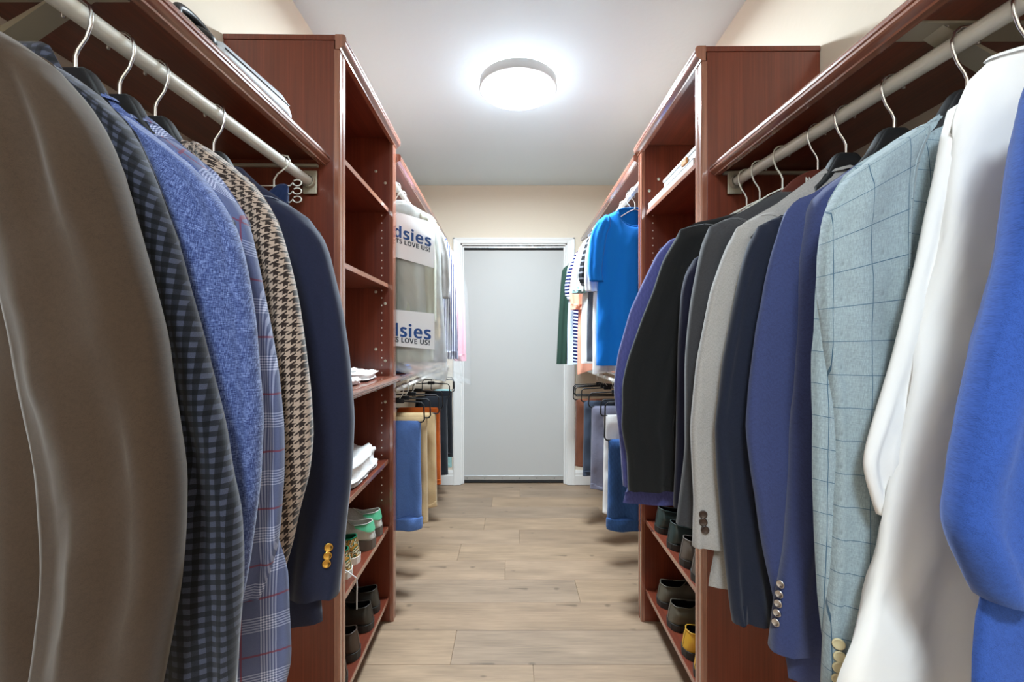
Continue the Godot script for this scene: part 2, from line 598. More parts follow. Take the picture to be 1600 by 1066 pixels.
	add_child(door)
	put(door, "leaf", Geo.new().box(Vector3(dl + 0.014, 0.03, -0.04), Vector3(dr - 0.014, dt - 0.018, -0.002), 0.002), M.door_paint)
	var strip := put(door, "sweep", Geo.new().box(Vector3(dl + 0.016, 0.024, -0.002), Vector3(dr - 0.016, 0.062, 0.006), 0.003), M.aluminium)
	for k in 6:
		put(strip, "screw", Geo.new().lathe([[0.0, 0.0015], [0.003, 0.0012], [0.0042, 0.0]], Vector3(lerpf(dl + 0.05, dr - 0.1, k / 5.0), 0.04, 0.006), Basis(Vector3.RIGHT, PI / 2), 10), M.gap)
	put(door, "brush", Geo.new().box(Vector3(dl + 0.016, 0.001, -0.004), Vector3(dr - 0.016, 0.024, 0.004), 0.002), M.gap)
	# baseboards: beside the door and along both walls in the back
	for s in 2:
		var x0 := left_wall(BACK) if s == 0 else dr + 0.066
		var x1 := dl - 0.062 if s == 0 else right_wall(BACK)
		var bp := PackedVector2Array([Vector2(z, 0), Vector2(z + 0.016, 0), Vector2(z + 0.016, 0.075), Vector2(z + 0.013, 0.082), Vector2(z + 0.013, 0.1), Vector2(z + 0.008, 0.115), Vector2(z, 0.12)])
		structure("baseboard_back_%d" % (s + 1), Geo.new().prism(bp, Vector3(x0, 0, 0), Vector3(x1, 0, 0), Vector3(0, 0, 1), Vector3.UP), M.white_paint)
	for s in 2:
		var q := Vector3(left_wall(T_FAR), 0, -T_FAR) if s == 0 else Vector3(right_wall(T_FAR), 0, -T_FAR)
		var e := Vector3(left_wall(BACK), 0, -BACK) if s == 0 else Vector3(right_wall(BACK), 0, -BACK)
		var f := 1.0 if s == 0 else -1.0
		var bp := PackedVector2Array([Vector2(0, 0), Vector2(f * 0.016, 0), Vector2(f * 0.016, 0.075), Vector2(f * 0.013, 0.082), Vector2(f * 0.013, 0.1), Vector2(f * 0.008, 0.115), Vector2(0, 0.12)])
		structure("baseboard_left" if s == 0 else "baseboard_right", Geo.new().prism(bp, q, e, Vector3.RIGHT, Vector3.UP), M.white_paint)
	ceiling_lamp(Vector3(0.03, H, -2.19), "round white flush ceiling lamp glowing in the middle of the ceiling", 7.4)
	ceiling_lamp(Vector3(-0.05, H, 0.85), "round white flush ceiling lamp over the near end of the closet", 5.2)


func ceiling_lamp(at: Vector3, label: String, power: float) -> void:
	var o := thing("ceiling_lamp", label, "ceiling lamp", at, 0.0, "flush ceiling lamps")
	put(o, "base_plate", Geo.new().lathe([[0, 0], [0.15, 0], [0.15, -0.006], [0, -0.006]], Vector3.ZERO, Basis.IDENTITY, 48), M.fixture_metal)
	put(o, "halo_ring", Geo.new().lathe([[0.15, -0.003], [0.182, -0.004], [0.1845, -0.008], [0.1845, -0.013], [0.182, -0.0145], [0.15, -0.0145]], Vector3.ZERO, Basis.IDENTITY, 64), M.lamp_halo)
	put(o, "drum", Geo.new().lathe([[0, -0.0155], [0.188, -0.0155], [0.191, -0.018], [0.191, -0.058], [0.187, -0.061], [0.181, -0.061], [0.181, -0.05], [0, -0.05]], Vector3.ZERO, Basis.IDENTITY, 64), M.fixture_metal)
	put(o, "diffuser", Geo.new().lathe([[0, -0.052], [0.181, -0.052], [0.182, -0.061], [0.176, -0.066], [0.13, -0.071], [0.06, -0.073], [0, -0.0735]], Vector3.ZERO, Basis.IDENTITY, 64), M.lamp_diffuser)
	var l := AreaLight3D.new()
	l.name = "lamp_light"
	l.area_size = Vector2(0.32, 0.32)
	l.area_normalize_energy = true
	l.light_energy = power
	l.light_color = Color(0.885, 0.958, 1.0)
	l.area_range = 8.0
	l.area_attenuation = 2.0
	l.shadow_enabled = true
	l.position = Vector3(0, -0.08, 0)
	l.rotation.x = -PI / 2
	o.add_child(l)
	# the ring's light spills over the ceiling
	for k in 8:
		var p := OmniLight3D.new()
		p.name = "ring_light_%d" % k
		p.light_energy = power * 0.0015
		p.light_color = Color(0.92, 0.955, 1.0)
		p.light_size = 0.02
		p.omni_range = 8.0
		p.omni_attenuation = 2.0
		p.shadow_enabled = true
		p.position = Vector3(0.15 * cos(TAU * k / 8.0), -0.12, 0.15 * sin(TAU * k / 8.0))
		o.add_child(p)


# ---------------------------------------------------------------- shelving

# nose and cove of the shelf fronts: x out towards the aisle, y down from the top; x = 0 is the carcass front
func nose(out: float, drop: float, back: float) -> PackedVector2Array:
	var p := PackedVector2Array()
	for q in [[-back, 0], [out - 0.012, 0], [out - 0.0085, -0.0005], [out - 0.0053, -0.002], [out - 0.0026, -0.0042], [out - 0.001, -0.007], [out, -0.0105], [out, -drop * 0.42], [out - 0.003, -drop * 0.45], [out - 0.003, -drop * 0.5], [out - 0.0008, -drop * 0.54], [out - 0.0012, -drop * 0.66], [out - 0.004, -drop * 0.74], [out * 0.5, -drop * 0.82], [out * 0.2, -drop * 0.9], [out * 0.15, -drop], [-back, -drop]]:
		p.append(Vector2(q[0], q[1]))
	return p


func tower(sg: float, hs: Dictionary, label: String) -> Node3D:
	var x0 := left_x(0) if sg > 0 else right_x(0)
	var yaw := 0.0145 if sg > 0 else -0.0072
	var deep := 0.334 if sg > 0 else 0.342
	var o := thing("shelf_tower", label, "shelving unit", Vector3(x0, 0, 0), yaw)
	var X := func(u: float) -> float: return u * sg
	var bx := func(u0: float, u1: float, y0: float, y1: float, Z0: float, Z1: float, ch := 0.0015) -> Geo:
		return Geo.new().box(Vector3(minf(u0 * sg, u1 * sg), y0, -Z1), Vector3(maxf(u0 * sg, u1 * sg), y1, -Z0), ch, Vector2(Z0 * 3.1, u0 * 2.0))
	var top: float = EYE + hs.crown
	for s in 2:
		var Z := T_NEAR if s == 0 else T_FAR - 0.045
		var p: Node3D = put(o, "side_panel", bx.call(-deep, -0.016, 0.0, top - 0.016, Z, Z + 0.045), M.cherry)
		# face pilaster with a flute down its middle
		var w := 0.046
		var prof := PackedVector2Array()
		for q in [[0, -0.016], [0, -0.003], [0.003, 0], [0.019, 0], [0.0215, -0.005], [0.0245, -0.005], [0.027, 0], [0.043, 0], [0.046, -0.003], [0.046, -0.016]]:
			prof.append(Vector2(q[1] * sg, -(Z - 0.0005 + q[0])))
		put(o, "pilaster", Geo.new().prism(prof, Vector3(0, 0.0, 0), Vector3(0, top - 0.042, 0), Vector3.RIGHT, Vector3(0, 0, 1)), M.cherry_edge)
	put(o, "back_panel", bx.call(-deep + 0.001, -deep + 0.008, 0.1, top - 0.016, T_NEAR + 0.045, T_FAR - 0.045, 0.0), M.cherry)
	put(o, "top_board", bx.call(-deep, 0.0, top - 0.016, top, T_NEAR - 0.002, T_FAR + 0.002), M.cherry)
	var cr := nose(0.019, 0.043, 0.012)
	for i in cr.size():
		cr[i].x *= sg
	put(o, "crown_moulding", Geo.new().prism(cr, Vector3(0, top, -T_NEAR + 0.003), Vector3(0, top, -T_FAR - 0.003), Vector3.RIGHT, Vector3.UP), M.cherry_edge)
	for h in hs.shelves:
		var b := put(o, "shelf", bx.call(-deep + 0.008, -0.0215, EYE + h - 0.0165, EYE + h, T_NEAR + 0.045, T_FAR - 0.045), M.cherry)
		put(b, "edge_band", bx.call(-0.0225, -0.02, EYE + h - 0.0168, EYE + h + 0.0002, T_NEAR + 0.045, T_FAR - 0.045, 0.0006), M.cherry_edge)
	if hs.has("counter"):
		var h: float = EYE + hs.counter
		put(o, "counter_shelf", bx.call(-deep + 0.008, 0.0, h - 0.018, h, T_NEAR + 0.045, T_FAR - 0.045), M.cherry)
		var pr := nose(0.021, 0.032, 0.02)
		for i in pr.size():
			pr[i].x *= sg
		put(o, "counter_moulding", Geo.new().prism(pr, Vector3(0, h + 0.0005, -T_NEAR + 0.002), Vector3(0, h + 0.0005, -T_FAR - 0.002), Vector3.RIGHT, Vector3.UP), M.cherry_edge)
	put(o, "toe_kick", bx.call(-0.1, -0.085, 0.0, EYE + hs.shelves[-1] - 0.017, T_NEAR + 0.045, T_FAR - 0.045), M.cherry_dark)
	# shelf pin holes with metal sleeves and fixing caps on the far panel
	var pins := Geo.new()
	for c in 2:
		var u := -0.05 if c == 0 else -0.29
		for k in 40:
			var y := 0.52 + k * 0.032
			if y > top - 0.12: break
			pins.lathe([[0, 0.0008], [0.0022, 0.001], [0.0032, 0.0]], Vector3(X.call(u), y, -(T_FAR - 0.0455)), Basis(Vector3.RIGHT, PI / 2), 8)
	var ph := put(o, "pin_holes", pins, M.nickel)
	ph.set_meta("kind", "stuff")
	for y in [top - 0.16, EYE - 0.035, EYE - 0.21, EYE + 0.21]:
		for u in [-0.035, -0.075]:
			put(o, "screw_cap", Geo.new().lathe([[0, 0.0016], [0.004, 0.0014], [0.0065, 0.0]], Vector3(X.call(u), y + (0.0 if u < -0.05 else -0.05), -(T_FAR - 0.0455)), Basis(Vector3.RIGHT, PI / 2), 12), M.bracket_metal)
	put(o, "cleat", bx.call(-deep, -0.06, EYE + hs.cleat - 0.008, EYE + hs.cleat, T_NEAR - 0.012, T_NEAR), M.bracket_metal)
	return o


func rod(called: String, label: String, a: Vector3, b: Vector3, r: float, m: Material, flange_at_a: bool) -> void:
	var o := thing(called, label, "closet rod", a)
	var path := PackedVector3Array()
	for k in 9:
		path.append((b - a) * k / 8.0)
	put(o, "pole", Geo.new().tube(path, r, 24), m)
	if flange_at_a:
		var d := (a - b).normalized()
		var f := put(o, "end_flange", Geo.new().box(Vector3(-0.021, -0.034, -0.001), Vector3(0.021, 0.034, 0.006), 0.003), M.bracket_metal)
		f.position = d * 0.001
		put(o, "end_cup", Geo.new().lathe([[r + 0.005, 0], [r + 0.005, 0.012], [r + 0.001, 0.014], [r + 0.001, 0]], Vector3(0, 0, 0.005), Basis(Vector3.RIGHT, PI / 2), 24), M.bracket_metal)


func near_shelf(sg: float, h: float, label: String) -> void:
	var F := func(Z: float) -> float: return -0.553 + 0.0217 * Z if sg > 0 else 0.599 - 0.0217 * Z
	var W := func(Z: float) -> float: return left_wall(Z) if sg > 0 else right_wall(Z)
	var Z0 := -0.3
	var Z1 := T_NEAR - 0.001
	var o := thing("wall_shelf", label, "shelf", Vector3(F.call(0.5), EYE + h, -0.5))
	var pts := PackedVector2Array([Vector2(F.call(Z0) - sg * 0.012, -Z0), Vector2(F.call(Z1) - sg * 0.012, -Z1), Vector2(W.call(Z1), -Z1), Vector2(W.call(Z0), -Z0)])
	for i in 4:
		pts[i] -= Vector2(F.call(0.5), -0.5)
	put(o, "board", Geo.new().prism(pts, Vector3(0, -0.019, 0), Vector3.ZERO, Vector3.RIGHT, Vector3(0, 0, 1)), M.cherry)
	var pr := nose(0.016, 0.034, 0.012)
	for i in pr.size():
		pr[i].x = (pr[i].x - 0.016) * sg
	put(o, "front_moulding", Geo.new().prism(pr, Vector3(F.call(Z0) - F.call(0.5), 0, 0.5 - Z0), Vector3(F.call(Z1) - F.call(0.5), 0, 0.5 - Z1), Vector3.RIGHT, Vector3.UP), M.cherry_edge)


func bracket(sg: float, Z: float, h: float, front: float, label: String) -> void:
	var W := left_wall(Z) if sg > 0 else right_wall(Z)
	var o := thing("shelf_bracket", label, "bracket", Vector3(W, EYE + h, -Z), 0.0)
	var L := absf(front - W)
	var bx := func(a: float, b: float, y0: float, y1: float, z0: float, z1: float) -> Geo:
		return Geo.new().box(Vector3(minf(a * sg, b * sg), y0, z0), Vector3(maxf(a * sg, b * sg), y1, z1), 0.0008)
	put(o, "top_plate", bx.call(0.002, L, -0.004, 0.0, -0.022, 0.022), M.bracket_metal)
	put(o, "wall_plate", bx.call(0.0, 0.004, -0.16, -0.004, -0.018, 0.018), M.bracket_metal)
	var p := PackedVector2Array([Vector2(0.004 * sg, -0.135), Vector2((L - 0.06) * sg, -0.014), Vector2((L - 0.045) * sg, -0.004), Vector2(0.004 * sg, -0.115)])
	put(o, "brace", Geo.new().prism(p, Vector3(0, 0, -0.017), Vector3(0, 0, 0.017), Vector3.RIGHT, Vector3.UP), M.bracket_metal)
	for u in [0.3, 0.8]:
		put(o, "screw", Geo.new().lathe([[0, -0.0025], [0.003, -0.0022], [0.0048, 0]], Vector3(L * u * sg, -0.004, 0.012), Basis.IDENTITY, 10), M.chrome)


func furniture() -> void:
	tower(1.0, {"crown": 0.885, "shelves": [0.566, 0.243, -0.504, -0.789, -1.095], "counter": -0.150, "cleat": 0.508}, "tall cherry wood shelf tower holding green and grey shoes, sneakers and folded white cloths")
	tower(-1.0, {"crown": 0.852, "shelves": [0.553, 0.243, -0.15, -0.46, -0.764, -1.060], "cleat": 0.487}, "tall cherry wood shelf tower holding long white boxes and yellow loafers")
	near_shelf(1.0, 0.542, "cherry wood shelf with moulded front edge carrying the grey and black case")
	near_shelf(-1.0, 0.512, "empty cherry wood shelf with moulded front edge above the white shirt and windowpane jacket")
	for s in 2:
		var sg := 1.0 if s == 0 else -1.0
		rod("closet_rod", "thick brushed metal rod carrying the " + ("tweed, plaid and houndstooth jackets" if s == 0 else "windowpane jacket and navy blazers"), Vector3(near_rod_x(sg, T_NEAR - 0.008), ROD, -(T_NEAR - 0.008)), Vector3(near_rod_x(sg, -0.25), ROD, 0.25), 0.0135, M.nickel, true)
		bracket(sg, 0.655 if s == 0 else 0.70, 0.523 if s == 0 else 0.493, -0.585 if s == 0 else 0.622, "beige metal shelf bracket with slanted brace above the " + ("camel brown jacket" if s == 0 else "white shirt"))
		# back section: a long top shelf, a middle shelf and two rods
		var x0 := left_x(0) if s == 0 else right_x(0)
		var yaw := 0.0145 if s == 0 else -0.0072
		var deep := 0.333 if s == 0 else 0.341
		for k in 2:
			var h := 0.82 if k == 0 else -0.155
			var what := "plastic-covered shirts" if s == 0 else "bright blue tee shirt"
			var what2 := "blue chinos, rust and black trousers" if s == 0 else "white, grey and brown trousers"
			var o := thing("wall_shelf", ("top cherry wood shelf running to the back over the " + what) if k == 0 else ("lower cherry wood shelf running to the back over the " + what2), "shelf", Vector3(x0, EYE + h, 0), yaw)
			put(o, "board", Geo.new().box(Vector3(minf(-deep * sg, 0), -0.019, -3.49), Vector3(maxf(-deep * sg, 0), 0, -T_FAR - 0.004), 0.001), M.cherry)
			var pr := nose(0.02, 0.04 if k == 0 else 0.03, 0.0)
			for i in pr.size():
				pr[i].x *= sg
			put(o, "front_moulding", Geo.new().prism(pr, Vector3(0, 0, -T_FAR - 0.004), Vector3(0, 0, -3.49), Vector3.RIGHT, Vector3.UP), M.cherry_edge)
			for b in 3:
				var Z := 2.35 + b * 0.5
				put(o, "shelf_support", Geo.new().box(Vector3(minf(-deep * sg, -0.06 * sg), -0.026, -Z - 0.012), Vector3(maxf(-deep * sg, -0.06 * sg), -0.019, -Z + 0.012), 0.001), M.white_plastic)
		for k in 2:
			var f := func(Z: float) -> float: return back_rod_x(sg, Z) if k == 0 else low_rod_x(sg, Z)
			var y := BACK_ROD if k == 0 else LOW_ROD
			var what := ("upper pale metal rod behind the tower carrying the " + ("plastic-covered shirts" if s == 0 else "tee shirts")) if k == 0 else ("lower pale metal rod behind the tower carrying the " + ("blue, khaki and rust trousers" if s == 0 else "white and grey trousers"))
			rod("closet_rod", what, Vector3(f.call(T_FAR + 0.005), y, -T_FAR - 0.005), Vector3(f.call(BACK - 0.01), y, -BACK + 0.01), 0.0125, M.nickel, false)


# ---------------------------------------------------------------- clothes

func edge_at(E: Array, y: float) -> float:
	if y >= E[0][1]: return E[0][0]
	for i in E.size() - 1:
		if y >= E[i + 1][1] and E[i][1] > E[i + 1][1]:
			var f: float = (E[i][1] - y) / (E[i][1] - E[i + 1][1])
			return lerpf(E[i][0], E[i + 1][0], f)
	return E[-1][0]


func edge_soft(E: Array, y: float, r := 0.022) -> float:
	return 0.25 * edge_at(E, y + r) + 0.5 * edge_at(E, y) + 0.25 * edge_at(E, y - r)


# A hanging body: d holds the shoulder line sh (list of [a, y] from the collar out), the aisle-side edge be below it, the hem,
# the half thickness T and the half width towards the wall aw. Folds run down it. Local x is sg * a (a > 0 towards the aisle), z towards the camera.
func body_geo(d: Dictionary, sg: float, seed_: float) -> Geo:
	var sh: Array = d.sh
	var be: Array = d.be
	var hem: float = d.hem
	var T: float = d.get("T", 0.022)
	var aw: float = d.get("aw", 0.185)
	var fold: float = d.get("fold", 0.006)
	var NR: int = d.get("nr", 44)
	var NC: int = d.get("nc", 34)
	var ys: float = sh[-1][1]
	var as_: float = sh[-1][0]
	var aw0 := minf(aw, as_) * 0.95
	var P := []
	var U := []
	for i in NR + 3:
		var t := minf(float(i) / NR, 1.0)
		var inner := maxf(0.0, i - NR)
		var tt := pow(t, 1.25)
		var row := PackedVector3Array()
		var uv := PackedVector2Array()
		var ye := lerpf(ys, hem, tt)
		var aa := as_ if i == 0 else edge_soft(be, ye)
		var aws := lerpf(aw0, aw, smoothstep(0.0, 0.3, t))
		for j in NC * 2 + 1:
			var front := j <= NC
			var s := (2.0 * j / NC - 1.0) if front else (3.0 - 2.0 * j / NC)
			var q := (s + 1.0) / 2.0
			var a0 := lerpf(-aw0, as_, q)
			var a := lerpf(-aws, aa, q)
			var y0 := shoulder(sh, absf(a0) * (1.0 if a0 > 0 else as_ / aw0))
			var y := lerpf(y0, hem + d.get("hemtilt", 0.0) * (a / 0.2), tt)
			if d.has("neck") and front:
				y0 -= d.neck * sqrt(maxf(0.0, 1.0 - pow(a0 / 0.078, 2.0)))
				y = lerpf(y0, hem + d.get("hemtilt", 0.0) * (a / 0.2), tt)
			var th := T * pow(maxf(0.0, 1.0 - pow(absf(s), 2.8)), 0.5) * pow(minf(1.0, t * 7.0), 0.5)
			var w := smoothstep(0.05, 0.6, t) * (1.0 - pow(absf(s), 6.0))
			var f := fold * w * (sin(a * (34.0 if front else 27.0) + seed_ * 2.1 + 1.2 * sin(y * 3.1 + seed_)) + 0.5 * sin(a * 71.0 + y * 4.0 + seed_))
			f += fold * 1.1 * noise.get_noise_3d(a * 9.0, y * 5.0, seed_ * 7.0 + (0.0 if front else 50.0)) * minf(1.0, t * 5.0)
			var b := (th if front else -th) + f
			if inner > 0:
				b = b * (0.72 if inner == 1 else 0.6)
				a = a * 0.985
				y += 0.0 if inner == 1 else 0.03
			row.append(Vector3(a * sg, y, b))
			uv.append(Vector2(a, -y + 0.15 * absf(a)))
		P.append(row); U.append(uv)
	return Geo.new().grid(P, U, true)


func shoulder(sh: Array, a: float) -> float:
	if a <= sh[0][0]: return sh[0][1]
	for i in sh.size() - 1:
		if a <= sh[i + 1][0]:
			return lerpf(sh[i][1], sh[i + 1][1], (a - sh[i][0]) / maxf(1e-5, sh[i + 1][0] - sh[i][0]))
	return sh[-1][1]


# a sleeve whose outer edge follows E (from the shoulder down to the cuff)
func sleeve_geo(E: Array, sg: float, w: float, rb: float, off: float, seed_: float, wr := 0.004, side := 1.0, cap := 0.055, slant := 0.0, seams = null) -> Geo:
	var y0: float = E[0][1]
	var y1: float = E[-1][1]
	var NR := 48
	var NC := 30
	var P := []
	var U := []
	for i in NR + 4:
		var t := minf(pow(float(i) / NR, 1.25), 1.0)
		var y := lerpf(y0, y1, t)
		var ao := edge_soft(E, y, 0.018) if i < NR else edge_at(E, y1)
		var grow := sqrt(minf(1.0, (y0 - y) / cap))
		var ww := w * lerpf(1.0, 0.84, smoothstep(0.35, 1.0, t)) * grow
		var rr := rb * lerpf(1.0, 0.82, t) * sqrt(minf(1.0, (y0 - y) / (cap * 0.7)))
		var ac := ao - ww / 2.0
		var k := i - NR
		var sc := 1.0
		if k == 1: sc = 0.9
		if k == 2: sc = 0.8
		if k == 3:
			sc = 0.75
			y += 0.035
		var row := PackedVector3Array()
		var uv := PackedVector2Array()
		for j in NC + 1:
			var p := TAU * (j % NC) / NC
			var c := cos(p); var s := sin(p)
			var n := noise.get_noise_3d(c * 1.3 + seed_ * 3.0, y * 9.0, s * 1.3 + seed_)
			var n2 := noise.get_noise_3d(c * 2.6 + seed_, y * 3.0, s * 2.6 - seed_)
			var g := (n * wr * 1.2 + n2 * wr * 1.6 + minf(0.006, rb * 0.25) * sin(p * 6.0 + seed_ * 2.0 + 1.2 * sin(y * 3.0 + seed_)) * smoothstep(0.03, 0.16, t)) * minf(1.0, grow)
			var a := ac + (ww / 2.0 * signf(c) * pow(absf(c), 0.85) ) * sc
			var yy := y + slant * (1.0 - smoothstep(0.0, 0.4, t)) * (ao - a)
			var b := off + ((rr + g * signf(s) * absf(s)) * signf(s) * pow(absf(s), 0.72)) * sc
			row.append(Vector3(a * sg * side, yy, b))
			if seams != null and k < 0:
				if j == 11 and i > 1 and t < 0.26:
					seams[0].append(Vector3(a * sg * side, yy, b + 0.0002))
			uv.append(Vector2(ac + ww * 0.5 * (c if s >= 0 else 2.0 - c), -y))
		P.append(row); U.append(uv)
	return Geo.new().grid(P, U, true)


func collar_geo(sg: float, y: float, ra: float, rb: float, high: float) -> Geo:
	var P := []
	var U := []
	for i in 7:
		var q: Array = [[1.0, 0.0], [0.97, 0.4], [0.93, 0.85], [0.96, 1.0], [1.02, 0.85], [1.09, 0.4], [1.14, -0.1]][i]
		var row := PackedVector3Array()
		var uv := PackedVector2Array()
		for j in 25:
			var p := TAU * (j % 24) / 24.0
			row.append(Vector3(cos(p) * ra * q[0] * sg, y + high * q[1] - 0.012 * absf(cos(p)), sin(p) * rb * q[0]))
			uv.append(Vector2(p * 0.05, i * 0.01))
		P.append(row); U.append(uv)
	return Geo.new().grid(P, U, true, Vector3.UP)


func button(parent: Node3D, at: Vector3, r: float, m: Material, towards := Vector3(0, 0, 1)) -> void:
	var b := Basis(Quaternion(Vector3.UP, towards.normalized()))
	put(parent, "button", Geo.new().lathe([[0, 0.0012], [r * 0.6, 0.001], [r * 0.75, 0.0024], [r * 0.95, 0.002], [r, 0.0008], [r * 0.9, -0.001], [0, -0.001]], at, b, 16), m)


# hangers hang with their hook centred over the rod
func hanger(sg: float, at: Vector3, style: String, label: String, turn := 0.0, group := "", span := 0.0) -> Node3D:
	var o := thing("clothes_hanger", label, "hanger", at, turn, group)
	var hook_path := PackedVector3Array()
	var hr := 0.0026 if style == "broad" else 0.0019
	for q in [[-0.002, -0.092], [-0.002, -0.062], [0.002, -0.052], [0.013, -0.036], [0.0195, -0.018], [0.0205, -0.002], [0.017, 0.009], [0.009, 0.0158], [0.0, 0.0175], [-0.009, 0.0158], [-0.016, 0.0095], [-0.0195, 0.0], [-0.0185, -0.008]]:
		hook_path.append(Vector3(q[0] * sg, q[1], 0))
	put(o, "hook", Geo.new().tube(hook_path, hr, 8), M.chrome if style != "wire" else M.nickel)
	if style == "wire":
		var w := PackedVector3Array()
		for q in [[-0.002, -0.085], [0.03, -0.1], [0.15, -0.175], [0.185, -0.205], [0.15, -0.212], [-0.15, -0.212], [-0.175, -0.2], [-0.15, -0.175], [-0.03, -0.1], [-0.002, -0.085]]:
			w.append(Vector3(q[0] * sg, q[1], 0))
		put(o, "wire_frame", Geo.new().tube(w, 0.002, 6, false), M.nickel)
		return o
	var P := []
	var U := []
	var broad := style == "broad"
	for i in 41:
		var reach := span if span > 0.0 and broad else 0.1 if broad else 0.15
		var a := lerpf(-reach, reach, i / 40.0)
		var e := absf(a)
		var y := -0.079 - 0.05 * smoothstep(0.014, 0.055, e) - 0.95 * maxf(0.0, e - 0.05)
		var hh := lerpf(0.034, 0.016, smoothstep(0.0, 0.15, e))
		var tb := lerpf(0.010, 0.012, smoothstep(0.0, 0.05, e)) if broad else 0.005
		if not broad:
			y = -0.083 - 0.9 * e * e / (0.06 + e) - 0.25 * maxf(0.0, e - 0.05)
			hh = 0.032 - 0.06 * e
		if i == 0 or i == 40:
			hh *= 0.3; tb *= 0.3
		var row := PackedVector3Array()
		var uv := PackedVector2Array()
		for j in 13:
			var p := TAU * (j % 12) / 12.0
			var c := cos(p); var s := sin(p)
			row.append(Vector3(a * sg, y - hh / 2 + hh / 2 * signf(s) * pow(absf(s), 0.5), tb * signf(c) * pow(absf(c), 0.6)))
			uv.append(Vector2(a, p))
		P.append(row); U.append(uv)
	put(o, "arms", Geo.new().grid(P, U, true), M.black_plastic if style != "wood" else M.brown_wood)
	if style == "wood":
		var tm := text_geo("NOR", 0.016, 0.001)
		var mi := put(o, "lettering", tm, M.white_plastic)
		mi.position = Vector3(0.012 * sg - 0.018, -0.108, 0.0062)
	return o


func text_geo(s: String, size: float, depth: float, bold := false) -> Geo:
	var tm := TextMesh.new()
	tm.text = s
	var f := SystemFont.new()
	f.font_names = PackedStringArray(["Droid Sans"])
	if bold:
		f.font_weight = 700
	tm.font = f
	tm.font_size = 64
	tm.pixel_size = size / 64.0
	tm.depth = depth
	tm.curve_step = 1.5
	tm.horizontal_alignment = HORIZONTAL_ALIGNMENT_LEFT
	var g := Geo.new()
	for k in tm.get_surface_count():
		var a := tm.surface_get_arrays(k)
		var base := g.v.size()
		g.v.append_array(a[Mesh.ARRAY_VERTEX])
		g.n.append_array(a[Mesh.ARRAY_NORMAL])
		var uv := PackedVector2Array()
		uv.resize(a[Mesh.ARRAY_VERTEX].size())
		g.t.append_array(uv)
		if a[Mesh.ARRAY_INDEX] != null and a[Mesh.ARRAY_INDEX].size():
			for q in a[Mesh.ARRAY_INDEX]:
				g.ix.append(base + q)
		else:
			for q in a[Mesh.ARRAY_VERTEX].size():
				g.ix.append(base + q)
	return g


# jackets and shirts on the near rods
func jacket(d: Dictionary) -> Node3D:
	var sg: float = d.sg
	var Z: float = d.Z
	var E: Array = d.E
	var k: int = d.k
	var sd: float = Z * 10.0
	var at := Vector3(near_rod_x(sg, Z), ROD, -Z)
	var o := thing(d.get("called", "suit_jacket"), d.label, d.get("cat", "jacket"), at, d.get("yaw", 0.0), d.get("group", ""))
	var sh: Array = [[0.045, minf(E[0][1], -0.1)]] if E[0][0] > 0.05 else []
	for i in k + 1:
		if sh.is_empty() or E[i][0] > sh[-1][0] + 0.002:
			sh.append(E[i])
	# the body stays inside the sleeve unless a body edge is given
	var yS: float = E[k][1]
	var be: Array = d.get("be", [[E[k][0], yS], [minf(0.2, E[k][0]), yS - 0.12], [d.get("ua", 0.19), yS - 0.25], [d.get("ha", 0.205), d.hem]])
	var m: Material = M[d.m]
	put(o, "body", body_geo({"sh": sh, "be": be, "hem": d.hem, "T": d.get("T", 0.02), "aw": d.get("aw", 0.18), "fold": d.get("fold", 0.006), "hemtilt": d.get("hemtilt", 0.0)}, sg, sd), m)
	var SE: Array = d.get("se", E.slice(maxi(0, k - 1)))
	var lines := [[]]
	var slope: float = clampf((E[0][1] - E[k][1]) / (E[k][0] - E[0][0]) * 0.9, 0.25, 0.75)
	var sleeve := put(o, "sleeve", sleeve_geo(SE, sg, d.get("sw", 0.125), d.get("sb", 0.026), d.get("so", 0.006), sd, d.get("wr", 0.0055), 1.0, 0.055, d.get("slant", slope), lines), m)
	if d.get("seam", true):
		put(sleeve, "armhole_seam", Geo.new().tube(PackedVector3Array(lines[0]), 0.0011, 5), m)
	# the sleeve on the wall side is pressed flat against the wall
	var W: Array = []
	for q in [[0.12, yS + 0.02], [0.165, yS - 0.03], [0.19, yS - 0.14], [0.2, yS - 0.35], [0.19, SE[-1][1]]]:
		W.append([minf(q[0], d.get("aw", 0.18) + 0.012), q[1]])
	put(o, "sleeve", sleeve_geo(W, sg, 0.1, 0.02, d.get("so", 0.006) * 0.5, sd + 4.0, 0.003, -1.0), m)
	if d.get("collar", true):
		put(o, "collar", collar_geo(sg, sh[0][1] - 0.004, 0.052, 0.013, d.get("ch", 0.006)), M[d.get("cm", d.m)])
	for b in d.get("buttons", []):
		# sit them on the camera side of the sleeve
		var ao := edge_at(SE, b[1])
		var y0: float = SE[0][1]; var y1: float = SE[-1][1]
		var t := clampf((y0 - b[1]) / (y0 - y1), 0, 1)
		var ww: float = d.get("sw", 0.125) * lerpf(1.0, 0.84, smoothstep(0.35, 1.0, t))
		var rr: float = d.get("sb", 0.026) * lerpf(1.0, 0.82, t)
		var c := clampf((b[0] - (ao - ww / 2.0)) / (ww / 2.0), -0.97, 0.97)
		c = signf(c) * pow(absf(c), 1.0 / 0.85)
		var s := pow(sqrt(1.0 - c * c), 0.9)
		button(o, Vector3(b[0] * sg, b[1], d.get("so", 0.006) + rr * s + 0.002), b[2], M[d.bm], Vector3(c * sg * rr / ww * 2.0, 0, s))
	return o


